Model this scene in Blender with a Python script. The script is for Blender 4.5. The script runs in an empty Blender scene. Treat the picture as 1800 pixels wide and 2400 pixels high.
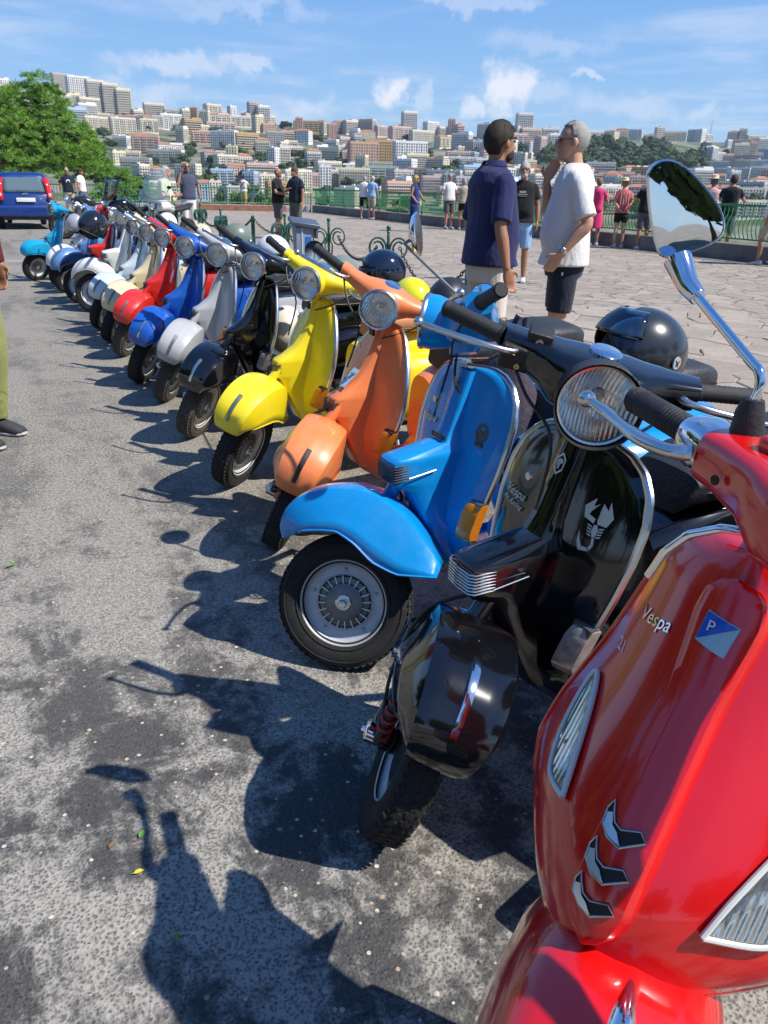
import bpy, bmesh, math, random
import numpy as np
from mathutils import Vector, Matrix, Quaternion, noise
random.seed(7); np.random.seed(7)
S = bpy.context.scene
COL = S.collection
R = math.radians
# ---------------------------------------------------------------- camera
HC = 1.38
FPX = 1804.0
PITCH, ROLL = R(23.0), R(1.2)
cam_d = bpy.data.cameras.new('camera')
cam = bpy.data.objects.new('camera', cam_d); COL.objects.link(cam)
cam.matrix_world = Matrix.Translation((0, 0, HC)) @ Matrix.Rotation(math.pi/2-PITCH, 4, 'X') @ Matrix.Rotation(ROLL, 4, 'Z')
cam_d.sensor_fit = 'VERTICAL'; cam_d.sensor_height = 24.0; cam_d.lens = FPX/2400*24.0
cam_d.clip_start = 0.05; cam_d.clip_end = 20000
S.camera = cam
# ---------------------------------------------------------------- light
SUN = Vector((0.78, -0.27, 1.0)).normalized()
sun_d = bpy.data.lights.new('sun', 'SUN'); sun_d.energy = 4.4; sun_d.angle = R(0.53); sun_d.color = (1.0, 0.955, 0.89)
sun = bpy.data.objects.new('sun', sun_d); COL.objects.link(sun)
sun.rotation_euler = SUN.to_track_quat('Z', 'Y').to_euler()
S.view_settings.view_transform = 'Standard'; S.view_settings.look = 'None'
S.view_settings.gamma = 1.0; S.view_settings.use_curve_mapping = False
S.view_settings.exposure = 0.55
S.render.engine = 'CYCLES'
S.cycles.max_bounces = 7; S.cycles.diffuse_bounces = 3; S.cycles.glossy_bounces = 4
S.cycles.transmission_bounces = 4; S.cycles.transparent_max_bounces = 10
S.cycles.caustics_reflective = False; S.cycles.caustics_refractive = False
S.cycles.use_denoising = True
S.cycles.sample_clamp_indirect = 8.0
W = bpy.data.worlds.new('World'); S.world = W; W.use_nodes = True


class NT:
    """small helper round a node tree"""
    def __init__(s, t): s.t = t; t.nodes.clear()
    def n(s, k, **kw):
        n = s.t.nodes.new(k)
        for a, v in kw.items():
            if a == 'ins':
                for i, x in v.items(): s.set(n.inputs[i], x)
            else: setattr(n, a, v)
        return n
    def set(s, inp, x):
        if isinstance(x, bpy.types.NodeSocket): s.t.links.new(x, inp)
        elif isinstance(x, bpy.types.Node): s.t.links.new(x.outputs[0], inp)
        else:
            if inp.type == 'RGBA' and len(x) == 3: x = (*x, 1)
            inp.default_value = x
    def m(s, op, a, b=0.0, c=0.0, clamp=False):
        return s.n('ShaderNodeMath', operation=op, use_clamp=clamp, ins={0: a, 1: b, 2: c}).outputs[0]
    def mix(s, f, a, b, mode='MIX'):
        n = s.n('ShaderNodeMix', data_type='RGBA', blend_type=mode)
        s.set(n.inputs[0], f); s.set(n.inputs[6], a); s.set(n.inputs[7], b)
        return n.outputs[2]
    def ramp(s, f, pts, interp='LINEAR'):
        n = s.n('ShaderNodeValToRGB'); n.color_ramp.interpolation = interp
        e = n.color_ramp.elements
        while len(e) < len(pts): e.new(0.5)
        for k, (p, c) in enumerate(pts):
            e[k].position = p
            e[k].color = (c, c, c, 1) if not hasattr(c, '__len__') else (*c, 1)[:4]
        s.set(n.inputs[0], f)
        return n.outputs[0]
    def noise(s, vec, scale, detail=3, rough=0.55, dist=0.0, out=0):
        n = s.n('ShaderNodeTexNoise', ins={'Scale': scale, 'Detail': detail, 'Roughness': rough, 'Distortion': dist})
        s.t.links.new(vec, n.inputs['Vector']); return n.outputs[out]
    def vor(s, vec, scale, feature='F1', out='Distance', rnd=1.0):
        n = s.n('ShaderNodeTexVoronoi', feature=feature, ins={'Scale': scale, 'Randomness': rnd})
        s.t.links.new(vec, n.inputs['Vector']); return n.outputs[out]


def world_nodes():
    t = NT(W.node_tree)
    out = t.n('ShaderNodeOutputWorld'); bg = t.n('ShaderNodeBackground')
    sky = t.n('ShaderNodeTexSky', sky_type='NISHITA', sun_disc=False)
    sky.sun_elevation = math.asin(SUN.z); sky.sun_rotation = math.atan2(SUN.x, SUN.y)
    sky.altitude = 100; sky.air_density = 1.0; sky.dust_density = 0.6; sky.ozone_density = 2.2
    tc = t.n('ShaderNodeTexCoord'); d = tc.outputs['Generated']
    sep = t.n('ShaderNodeSeparateXYZ'); t.set(sep.inputs[0], d)
    x, y, z = sep.outputs
    ya = t.m('MAXIMUM', y, 0.05)
    u = t.m('DIVIDE', x, ya); v = t.m('DIVIDE', z, ya)
    nz = t.noise(d, 9.0, 7, 0.62)
    nz2 = t.noise(d, 30.0, 5, 0.6)
    nn = t.m('ADD', t.m('MULTIPLY', t.m('SUBTRACT', nz, 0.5), 2.6), t.m('MULTIPLY', t.m('SUBTRACT', nz2, 0.5), 1.1))
    front = t.m('GREATER_THAN', y, 0.1)
    wn = t.n('ShaderNodeSeparateXYZ'); t.set(wn.inputs[0], t.noise(d, 16.0, 6, 0.65, out=1))
    wu = t.m('MULTIPLY', t.m('SUBTRACT', wn.outputs[0], .5), .11); wv = t.m('MULTIPLY', t.m('SUBTRACT', wn.outputs[1], .5), .075)
    mask = None
    # u0, v0, a, b, strength  (cumulus puffs over the ridge and flat veils above them)
    for (u0, v0, a, b, k) in CLOUDS:
        du = t.m('DIVIDE', t.m('ADD', t.m('SUBTRACT', u, u0), wu), a); dv = t.m('DIVIDE', t.m('ADD', t.m('SUBTRACT', v, v0), wv), b)
        r = t.m('SQRT', t.m('ADD', t.m('MULTIPLY', du, du), t.m('MULTIPLY', dv, dv)))
        q = t.m('ADD', t.m('SUBTRACT', 1.0, r), t.m('MULTIPLY', nn, 0.62))
        q = t.m('MULTIPLY', t.ramp(q, [(0.0, 0.0), (0.75, 1.0)], 'EASE'), k)
        mask = q if mask is None else t.m('MAXIMUM', mask, q)
    mask = t.m('MULTIPLY', mask, front)
    # thin veils everywhere, in a plane overhead so that they hold together from any side
    zz = t.m('MAXIMUM', z, 0.06)
    comb = t.n('ShaderNodeCombineXYZ', ins={0: t.m('DIVIDE', x, zz), 1: t.m('DIVIDE', y, zz), 2: 0.3})
    veil = t.noise(comb.outputs[0], 0.55, 6, 0.6, 0.4)
    veil = t.ramp(veil, [(0.47, 0.0), (0.75, 0.34)], 'EASE')
    mask = t.m('MAXIMUM', mask, veil, clamp=True)
    # sky colour: Nishita, slightly more saturated as phone cameras show it
    hsv = t.n('ShaderNodeHueSaturation', ins={'Saturation': 1.22, 'Value': 1.0}); t.set(hsv.inputs['Color'], sky.outputs[0])
    cc = t.mix(nz2, (5.0, 5.2, 5.9), (7.4, 7.2, 7.3))
    g = t.ramp(t.m('MAXIMUM', z, 0.0), [(0.0, (2.4, 3.9, 5.6)), (0.09, (1.75, 3.35, 5.8)), (0.25, (.95, 2.45, 5.5)), (0.5, (0.55, 1.75, 4.8)), (1.0, (0.3, 1.2, 3.9))])
    base = t.mix(0.8, hsv.outputs[0], g)
    c = t.mix(mask, base, cc)
    t.set(bg.inputs[0], c); bg.inputs[1].default_value = 0.108
    t.set(out.inputs[0], bg.outputs[0])


def ray(x, y):
    dx, dy = x-900, -(y-1200); c, s = math.cos(ROLL), math.sin(ROLL)
    u, v = dx*c-dy*s, dx*s+dy*c
    cp, sp = math.cos(PITCH), math.sin(PITCH)
    return Vector((u, FPX*cp+v*sp, -FPX*sp+v*cp))


def gnd(x, y, z=0.0):
    """point of the plane at height z that stands where the photograph's pixel looks"""
    r = ray(x, y); return Vector((0, 0, HC)) + r*((z-HC)/r.z)


def uv(x, y):
    r = ray(x, y); return r.x/r.y, r.z/r.y


CLOUDS = []
for (px, py, w, h, k) in [(905, 245, 45, 60, .85), (985, 235, 30, 50, .35), (1190, 215, 60, 70, .8), (1120, 262, 50, 30, .6), (1280, 215, 70, 40, .3),
                          (400, 150, 190, 40, .42), (560, 150, 90, 18, .4), (380, 225, 110, 38, .38), (720, 250, 95, 50, .42), (640, 275, 240, 30, .34),
                          (1330, 100, 170, 35, .22), (1400, 175, 60, 12, .4), (1500, 255, 200, 45, .3), (1130, -5, 170, 22, .3), (260, 200, 110, 30, .3),
                          (1660, 250, 60, 25, .35), (500, 20, 250, 25, .25)]:
    u0, v0 = uv(px, py); u1, v1 = uv(px+w, py); u2, v2 = uv(px, py-h)
    CLOUDS.append((u0, v0, abs(u1-u0)*1.15, abs(v2-v0)*1.15, k))
world_nodes()
# ---------------------------------------------------------------- materials
MATS = {}


def bsdf(name):
    m = bpy.data.materials.new(name); m.use_nodes = True
    t = NT(m.node_tree)
    o = t.n('ShaderNodeOutputMaterial'); b = t.n('ShaderNodeBsdfPrincipled')
    t.set(o.inputs[0], b.outputs[0])
    return m, t, b


def mat(name, col, rough=0.5, metal=0.0, coat=0.0, var=0.0, vscale=6.0, bump=0.0, bscale=60.0, spec=0.5, dirt=0.0, emis=None):
    if name in MATS: return MATS[name]
    m, t, b = bsdf(name)
    b.inputs['Roughness'].default_value = rough; b.inputs['Metallic'].default_value = metal
    b.inputs['Coat Weight'].default_value = coat; b.inputs['Coat Roughness'].default_value = 0.04
    b.inputs['Specular IOR Level'].default_value = spec
    tc = t.n('ShaderNodeTexCoord'); o = tc.outputs['Object']
    c = (*col, 1)
    if var or dirt:
        n1 = t.noise(o, vscale, 5, 0.6)
        lo = tuple(x*(1-var) for x in col); hi = tuple(min(1, x*(1+var)) for x in col)
        c = t.mix(t.ramp(n1, [(0.3, 0), (0.7, 1)]), lo, hi)
        if dirt:
            n2 = t.noise(o, vscale*5, 6, 0.7); n3 = t.vor(o, vscale*22)
            k = t.m('MULTIPLY', t.ramp(n2, [(0.5, 0), (0.72, 1)]), dirt)
            k = t.m('ADD', k, t.m('MULTIPLY', t.m('LESS_THAN', n3, 0.08), dirt*0.7))
            c = t.mix(k, c, (0.2, 0.18, 0.15))
            rr = t.m('ADD', rough, t.m('MULTIPLY', t.ramp(n2, [(0.35, 0), (0.75, 1)]), 0.18))
            t.set(b.inputs['Roughness'], rr)
    t.set(b.inputs['Base Color'], c)
    if bump:
        bp = t.n('ShaderNodeBump', ins={'Strength': bump, 'Distance': 0.01, 'Height': t.noise(o, bscale, 4, 0.6)})
        t.set(b.inputs['Normal'], bp.outputs[0])
    if emis: b.inputs['Emission Color'].default_value = (*emis, 1); b.inputs['Emission Strength'].default_value = 1
    MATS[name] = m
    return m


def paint(name, col, dirt=0.12, rough=0.32, metal=0.0):
    return mat(name, col, rough=rough, metal=metal, coat=0.55, var=0.05, vscale=5, dirt=dirt)


def glass_mat(name, tint=(1, 1, 1), rough=0.02, clear=0.8):
    if name in MATS: return MATS[name]
    m = bpy.data.materials.new(name); m.use_nodes = True; t = NT(m.node_tree)
    o = t.n('ShaderNodeOutputMaterial'); tr = t.n('ShaderNodeBsdfTransparent'); gl = t.n('ShaderNodeBsdfGlossy')
    t.set(tr.inputs[0], tint); gl.inputs['Roughness'].default_value = rough
    fr = t.n('ShaderNodeFresnel', ins={0: 1.45})
    mx = t.n('ShaderNodeMixShader')
    t.set(mx.inputs[0], t.m('ADD', fr.outputs[0], 1-clear-0.1, clamp=True))
    t.set(mx.inputs[1], tr.outputs[0]); t.set(mx.inputs[2], gl.outputs[0]); t.set(o.inputs[0], mx.outputs[0])
    MATS[name] = m; return m


# ---------------------------------------------------------------- geometry
class G:
    def __init__(s): s.V = []; s.F = []; s.n = 0
    def add(s, V, F, M=None):
        V = np.asarray(V, float).reshape(-1, 3)
        if M is not None:
            A = np.array(M); V = V @ A[:3, :3].T + A[:3, 3]
        s.V.append(V); k = s.n; s.F += [tuple(i+k for i in f) for f in F]; s.n += len(V); return s
    def addg(s, g, M=None):
        if g.n: s.add(np.vstack(g.V), g.F, M)
        return s
    def grid(s, P, cu=False, cv=False, M=None, cap=False):
        P = np.asarray(P, float); n, m = P.shape[:2]; F = []
        for i in range(n if cu else n-1):
            for j in range(m if cv else m-1):
                F.append((i*m+j, i*m+(j+1) % m, ((i+1) % n)*m+(j+1) % m, ((i+1) % n)*m+j))
        if cap: F.append(tuple(range(m))[::-1]); F.append(tuple((n-1)*m+j for j in range(m)))
        return s.add(P.reshape(-1, 3), F, M)
    def box(s, c, d, M=None, bev=0.0):
        x, y, z = [q/2 for q in d]
        if bev <= 0:
            V = [(c[0]+a*x, c[1]+b*y, c[2]+e*z) for a in (-1, 1) for b in (-1, 1) for e in (-1, 1)]
            F = [(0, 1, 3, 2), (4, 6, 7, 5), (0, 4, 5, 1), (2, 3, 7, 6), (0, 2, 6, 4), (1, 5, 7, 3)]
            return s.add(V, F, M)
        b = bmesh.new(); bmesh.ops.create_cube(b, size=1.0)
        for v in b.verts: v.co = Vector((v.co.x*d[0], v.co.y*d[1], v.co.z*d[2]))
        bmesh.ops.bevel(b, geom=b.edges[:], offset=bev, segments=3, profile=0.5, affect='EDGES')
        b.verts.index_update()
        s.add([(v.co.x+c[0], v.co.y+c[1], v.co.z+c[2]) for v in b.verts], [tuple(v.index for v in f.verts) for f in b.faces], M); b.free()
        return s
    def tube(s, pts, r, n=10, cap=True, M=None, sq=1.0):
        """tapered tube along points; r a number or one per point; sq flattens it"""
        P = [Vector(p) for p in pts]; k = len(P)
        rr = [r]*k if not hasattr(r, '__len__') else list(r)
        T = []
        for i in range(k):
            a = P[max(i-1, 0)]; b = P[min(i+1, k-1)]; T.append((b-a).normalized())
        up = Vector((0, 0, 1)) if abs(T[0].z) < 0.9 else Vector((1, 0, 0))
        nrm = T[0].cross(up).normalized(); rows = []
        for i in range(k):
            nrm = (nrm - T[i]*nrm.dot(T[i])).normalized(); bn = T[i].cross(nrm)
            rows.append([P[i] + (nrm*math.cos(2*math.pi*j/n) + bn*math.sin(2*math.pi*j/n)*sq)*rr[i] for j in range(n)])
        return s.grid(rows, cv=True, M=M, cap=cap)
    def lathe(s, prof, n=32, axis='y', M=None, c=(0, 0, 0), cu=False):
        """prof: (radius, height along axis)"""
        rows = []
        for (r, h) in prof:
            row = []
            for j in range(n):
                a = 2*math.pi*j/n; p, q = r*math.cos(a), r*math.sin(a)
                row.append({'y': (p+c[0], h+c[1], q+c[2]), 'z': (p+c[0], q+c[1], h+c[2]), 'x': (h+c[0], p+c[1], q+c[2])}[axis])
            rows.append(row)
        return s.grid(rows, cu=cu, cv=True, M=M)
    def ell(s, c, r, n=16, m=10, e=1.0, M=None, lo=-90, hi=90):
        rows = []
        def f(x): return math.copysign(abs(x)**e, x)
        for i in range(m+1):
            t = R(lo+(hi-lo)*i/m)
            rows.append([(c[0]+r[0]*f(math.cos(t))*f(math.cos(2*math.pi*j/n)), c[1]+r[1]*f(math.cos(t))*f(math.sin(2*math.pi*j/n)), c[2]+r[2]*f(math.sin(t))) for j in range(n)])
        return s.grid(rows, cv=True, M=M)
    def loft(s, secs, n=20, M=None, cap=True):
        """secs: (centre, axis1 vector, axis2 vector, exponent)"""
        rows = []
        for (c, a, b, e) in secs:
            c = Vector(c); a = Vector(a); b = Vector(b); row = []
            for j in range(n):
                t = 2*math.pi*j/n; p, q = math.cos(t), math.sin(t)
                row.append(c + a*math.copysign(abs(p)**(2/e), p) + b*math.copysign(abs(q)**(2/e), q))
            rows.append(row)
        return s.grid(rows, cv=True, M=M, cap=cap)
    def prism(s, poly, fn, th):
        """poly of (a,b); fn maps (a,b,t) to 3-D; front sheet t=th, back t=0"""
        n = len(poly)
        V = [fn(a, b, th) for a, b in poly] + [fn(a, b, 0) for a, b in poly]
        F = [tuple(range(n)), tuple(range(2*n-1, n-1, -1))] + [(i, i+n, (i+1) % n+n, (i+1) % n) for i in range(n)]
        return s.add(V, F)
    def mesh(s, name, ang=40):
        me = bpy.data.meshes.new(name)
        me.from_pydata(np.vstack(s.V).tolist(), [], s.F); me.validate(); me.update()
        bm = bmesh.new(); bm.from_mesh(me); bmesh.ops.recalc_face_normals(bm, faces=bm.faces); bm.to_mesh(me); bm.free()
        if ang:
            me.polygons.foreach_set('use_smooth', [True]*len(me.polygons)); me.set_sharp_from_angle(angle=R(ang))
        return me


def put(name, me, m=None, parent=None, M=None, sol=0.0, sub=0):
    o = bpy.data.objects.new(name, me); COL.objects.link(o)
    if m is not None:
        if not me.materials: me.materials.append(None)
        o.material_slots[0].link = 'OBJECT'; o.material_slots[0].material = m
    if parent is not None: o.parent = parent
    if M is not None: o.matrix_local = M
    if sub:
        q = o.modifiers.new('s', 'SUBSURF'); q.levels = q.render_levels = sub
    if sol:
        q = o.modifiers.new('t', 'SOLIDIFY'); q.thickness = sol; q.offset = 0
    return o


def obj(name, g, m=None, parent=None, M=None, ang=40, sol=0.0, sub=0):
    return put(name, g.mesh(name, ang), m, parent, M, sol, sub)


CACHE = {}


def cobj(key, name, fn, m=None, parent=None, M=None, ang=40, sol=0.0):
    """obj() with the mesh shared by key"""
    if key not in CACHE: CACHE[key] = fn().mesh(name, ang)
    return put(name, CACHE[key], m, parent, M, sol)


def tag(o, label=None, cat=None, group=None, kind=None):
    for k, v in (('label', label), ('category', cat), ('group', group), ('kind', kind)):
        if v: o[k] = v
    return o


def empty(name, loc, rz, label, cat, group=None, parent=None):
    o = bpy.data.objects.new(name, None); COL.objects.link(o); o.empty_display_size = 0.1
    o.location = loc; o.rotation_euler = (0, 0, rz)
    return tag(o, label, cat, group)


def cat_interp(pts, n):
    """Catmull-Rom resample of points (any dimension) to n"""
    P = np.asarray(pts, float); k = len(P); out = []
    for i in range(n):
        t = i/(n-1)*(k-1); j = min(int(t), k-2); f = t-j
        p0, p1, p2, p3 = P[max(j-1, 0)], P[j], P[j+1], P[min(j+2, k-1)]
        out.append(0.5*(2*p1+(p2-p0)*f+(2*p0-5*p1+4*p2-p3)*f*f+(3*p1-p0-3*p2+p3)*f**3))
    return np.array(out)


def text_geo(txt, size, ext=0.001, shear=0.0, spacing=1.0):
    c = bpy.data.curves.new('txt', 'FONT'); c.body = txt; c.size = size; c.extrude = ext; c.shear = shear
    c.align_x = 'CENTER'; c.align_y = 'CENTER'; c.space_character = spacing; c.resolution_u = 3
    o = bpy.data.objects.new('txt', c); COL.objects.link(o)
    dg = bpy.context.evaluated_depsgraph_get(); dg.update()
    e = o.evaluated_get(dg); me = e.to_mesh()
    V = [tuple(v.co) for v in me.vertices]; F = [tuple(p.vertices) for p in me.polygons]
    e.to_mesh_clear(); bpy.data.objects.remove(o); bpy.data.curves.remove(c)
    return V, F


def remeshed(g, name, voxel, smooth=4, fac=0.5):
    """one continuous skin round overlapping closed volumes"""
    me = g.mesh(name, 0); o = bpy.data.objects.new('tmp', me); COL.objects.link(o)
    q = o.modifiers.new('r', 'REMESH'); q.mode = 'VOXEL'; q.voxel_size = voxel
    q = o.modifiers.new('s', 'SMOOTH'); q.factor = fac; q.iterations = smooth
    dg = bpy.context.evaluated_depsgraph_get(); dg.update()
    out = bpy.data.meshes.new_from_object(o.evaluated_get(dg)); out.name = name
    bpy.data.objects.remove(o); bpy.data.meshes.remove(me)
    out.polygons.foreach_set('use_smooth', [True]*len(out.polygons))
    return out
# ================================================================ the setting: ground, plaza, terrain
BD = Vector((-0.454, 0.891, 0)).normalized()          # along the row of scooters
BN = Vector((BD.y, -BD.x, 0))                          # away from the road, towards the plaza
EDGE = 3.75                                            # plaza paving starts this far along BN


def asphalt_mat():
    m, t, b = bsdf('asphalt')
    tc = t.n('ShaderNodeTexCoord'); o = tc.outputs['Object']
    big = t.noise(o, 1.1, 6, 0.62, 0.3)
    mid = t.noise(o, 5.5, 8, 0.74, 0.6)
    w = t.m('ADD', t.m('MULTIPLY', big, 0.42), t.m('MULTIPLY', mid, 0.66))
    # long darker seepage bands running with the road
    ac = t.n('ShaderNodeVectorMath', operation='DOT_PRODUCT'); t.set(ac.inputs[0], o); ac.inputs[1].default_value = BN
    al = t.n('ShaderNodeVectorMath', operation='DOT_PRODUCT'); t.set(al.inputs[0], o); al.inputs[1].default_value = BD
    cb = t.n('ShaderNodeCombineXYZ', ins={0: t.m('MULTIPLY', ac.outputs['Value'], 2.6), 1: t.m('MULTIPLY', al.outputs['Value'], .55), 2: 3.7})
    band = t.noise(cb.outputs[0], 1.0, 6, 0.65, .3)
    fine = t.noise(o, 24, 5, .7)
    w = t.m('ADD', w, t.m('ADD', t.m('MULTIPLY', t.m('SUBTRACT', band, 0.5), 0.75), t.m('MULTIPLY', t.m('SUBTRACT', fine, .5), .22)))
    worn = t.ramp(w, [(0.465, 0), (0.60, 1)], 'EASE')          # 1: pale film of dried binder in the pores
    wz = t.noise(o, 60, 3, .6, out=1); wv = t.n('ShaderNodeVectorMath', operation='MULTIPLY_ADD'); t.set(wv.inputs[0], wz); wv.inputs[1].default_value = (.011, .011, .0); t.set(wv.inputs[2], o)
    stone = t.vor(wv.outputs[0], 150, 'SMOOTH_F1'); stone_c = t.vor(wv.outputs[0], 150, 'F1', 'Color')
    sx = t.n('ShaderNodeSeparateXYZ'); t.set(sx.inputs[0], stone_c)
    edge = t.ramp(stone, [(0.22, 0.0), (0.52, 1.0)])           # 1 between the stones
    sp2 = t.vor(o, 62, 'F1', 'Color'); s2 = t.n('ShaderNodeSeparateXYZ'); t.set(s2.inputs[0], sp2)
    sp2d = t.vor(o, 62, 'F1')
    film = t.mix(t.noise(o, 30, 3), (0.26, 0.24, 0.205), (0.42, 0.395, 0.34))
    dark = t.mix(sx.outputs[0], (0.03, 0.03, 0.031), (0.10, 0.097, 0.092))
    netcol = t.mix(edge, t.mix(sx.outputs[1], (0.09, 0.085, 0.077), (0.22, 0.205, 0.178)), film)
    baredark = t.mix(edge, dark, (0.066, 0.064, 0.060))
    c = t.mix(worn, baredark, netcol)
    # pale chips of stone
    chip = t.m('MULTIPLY', t.m('GREATER_THAN', s2.outputs[1], t.m('SUBTRACT', 0.93, t.m('MULTIPLY', t.m('SUBTRACT', 1.0, worn), 0.13))), t.m('LESS_THAN', sp2d, t.m('MULTIPLY', s2.outputs[2], 0.34)))
    chipc = t.mix(s2.outputs[0], (0.62, 0.58, 0.48), (0.42, 0.27, 0.17))
    c = t.mix(t.m('MULTIPLY', chip, 0.9), c, chipc)
    # far away the pores close up to an even warm grey
    cd = t.n('ShaderNodeSeparateXYZ'); t.set(cd.inputs[0], o)
    dist = t.m('SQRT', t.m('ADD', t.m('MULTIPLY', cd.outputs[0], cd.outputs[0]), t.m('MULTIPLY', cd.outputs[1], cd.outputs[1])))
    far = t.m('MULTIPLY', t.ramp(t.m('DIVIDE', dist, 12.0), [(0.13, 0), (0.36, 1)]), 0.8)
    farc = t.mix(t.ramp(t.noise(o, 75, 5, 0.8), [(.40, 0), (.62, 1)]), (0.065, 0.059, 0.05), (0.46, 0.42, 0.35))
    farc = t.mix(t.ramp(w, [(0.40, 0.6), (0.50, 0.0)]), farc, (0.12, 0.118, 0.112))
    c = t.mix(far, c, farc)
    t.set(b.inputs['Base Color'], c)
    b.inputs['Roughness'].default_value = 0.85; b.inputs['Specular IOR Level'].default_value = 0.3
    h = t.m('SUBTRACT', t.m('ADD', t.m('MULTIPLY', stone, -0.8), t.m('MULTIPLY', chip, 0.35)), t.m('MULTIPLY', t.noise(o, 320, 2), 0.3))
    bp = t.n('ShaderNodeBump', ins={'Strength': 0.75, 'Distance': 0.006, 'Height': h})
    t.set(b.inputs['Normal'], bp.outputs[0])
    return m


def paving_mat():
    m, t, b = bsdf('paving_stone')
    tc = t.n('ShaderNodeTexCoord'); o = tc.outputs['Object']
    oi = t.n('ShaderNodeObjectInfo')
    mp = t.n('ShaderNodeMapping', ins={'Scale': (1.0, 2.2, 1.0), 'Rotation': (0, 0, 0.4)}); t.set(mp.inputs[0], o)
    d = t.n('ShaderNodeVectorMath', operation='ADD'); t.set(d.inputs[0], mp.outputs[0])
    nz = t.noise(o, 1.6, 3, out=1); t.set(d.inputs[1], nz)
    n = t.noise(o, 9, 7, 0.7); n2 = t.noise(o, 45, 5, 0.7)
    c = t.mix(oi.outputs['Random'], (0.285, 0.235, 0.18), (0.41, 0.345, 0.27))
    c = t.mix(t.ramp(n, [(0.35, 0.0), (0.7, 0.75)]), c, (0.235, 0.195, 0.155))
    c = t.mix(t.ramp(n2, [(0.5, 0), (0.8, 0.5)]), c, (0.47, 0.415, 0.335))
    t.set(b.inputs['Base Color'], c); b.inputs['Roughness'].default_value = 0.8
    bp = t.n('ShaderNodeBump', ins={'Strength': 0.4, 'Distance': 0.008, 'Height': t.m('ADD', n, t.m('MULTIPLY', n2, 0.5))})
    t.set(b.inputs['Normal'], bp.outputs[0])
    return m


def paving_far_mat():
    m, t, b = bsdf('paving_far')
    tc = t.n('ShaderNodeTexCoord'); o = tc.outputs['Object']
    wz = t.noise(o, 2.5, 3, out=1)
    a = t.n('ShaderNodeVectorMath', operation='MULTIPLY_ADD'); t.set(a.inputs[0], wz); a.inputs[1].default_value = (0.35, 0.35, 0); t.set(a.inputs[2], o)
    e = t.vor(a.outputs[0], 2.7, 'DISTANCE_TO_EDGE'); cc = t.vor(a.outputs[0], 2.7, 'F1', 'Color')
    sx = t.n('ShaderNodeSeparateXYZ'); t.set(sx.inputs[0], cc)
    n = t.noise(o, 9, 6, 0.7); n2 = t.noise(o, 1.2, 4)
    c = t.mix(sx.outputs[0], (0.285, 0.235, 0.18), (0.41, 0.345, 0.27))
    c = t.mix(t.ramp(n, [(0.35, 0.0), (0.7, 0.75)]), c, (0.235, 0.195, 0.155))
    gapk = t.m('MULTIPLY', t.ramp(e, [(0.02, 1), (0.045, 0)]), t.ramp(n2, [(0.35, 0.35), (0.65, 1.0)]))
    c = t.mix(gapk, c, (0.10, 0.085, 0.07))
    t.set(b.inputs['Base Color'], c); b.inputs['Roughness'].default_value = 0.8
    bp = t.n('ShaderNodeBump', ins={'Strength': 0.35, 'Distance': 0.010, 'Height': t.m('ADD', t.ramp(e, [(0.01, 0), (0.06, 1)]), t.m('MULTIPLY', n, 0.4))})
    t.set(b.inputs['Normal'], bp.outputs[0])
    return m


A_MAT = asphalt_mat(); PV = paving_mat(); PF = paving_far_mat()
CORNER = gnd(738, 497); RIGHT = gnd(1800, 618); LEFT = gnd(0, 484)
RD = (RIGHT-CORNER).normalized(); LD = (LEFT-CORNER).normalized()
RFAR = CORNER + RD*95; LFAR = CORNER + LD*75
# asphalt sheet: one large sheet round the camera, up to the parapet
g = G(); far = [LFAR, CORNER, RFAR, Vector((140, -60, 0)), Vector((60, -140, 0)), Vector((-80, -120, 0)), Vector((-120, -20, 0))]
g.add([p[:] for p in far], [tuple(range(len(far)))])
tag(obj('asphalt_road', g, A_MAT, ang=0), kind='structure')
# plaza base sheet (recessed bed of the stones near, paving seen far)
def line_hit(s):   # point on the plaza edge line, s metres along BD
    return BN*EDGE + BD*s
n0 = line_hit(-60); n1 = line_hit(44)
def on_par(p): return p
g = G(); P0, P1 = line_hit(-70), line_hit(31.0)
# where the edge line meets the left parapet
den = BD.x*LD.y-BD.y*LD.x; q = CORNER-BN*EDGE
s_hit = (q.x*LD.y-q.y*LD.x)/den
P1 = line_hit(s_hit-0.3)
NEARC = Vector((3.2, 7.0, 0))


def in_near(p):
    """near part of the plaza, where each stone is its own piece"""
    return p.dot(BN) > EDGE and p.length < 10.4 and abs(math.atan2(p.x, p.y)) < R(40) and p.y > 1.5


def clip(poly, nx, ny, d):
    out = []
    for i in range(len(poly)):
        a, b = poly[i], poly[(i+1) % len(poly)]
        fa, fb = a[0]*nx+a[1]*ny-d, b[0]*nx+b[1]*ny-d
        if fa <= 0: out.append(a)
        if (fa < 0 < fb) or (fb < 0 < fa):
            t = fa/(fa-fb); out.append((a[0]+(b[0]-a[0])*t, a[1]+(b[1]-a[1])*t))
    return out


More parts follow.
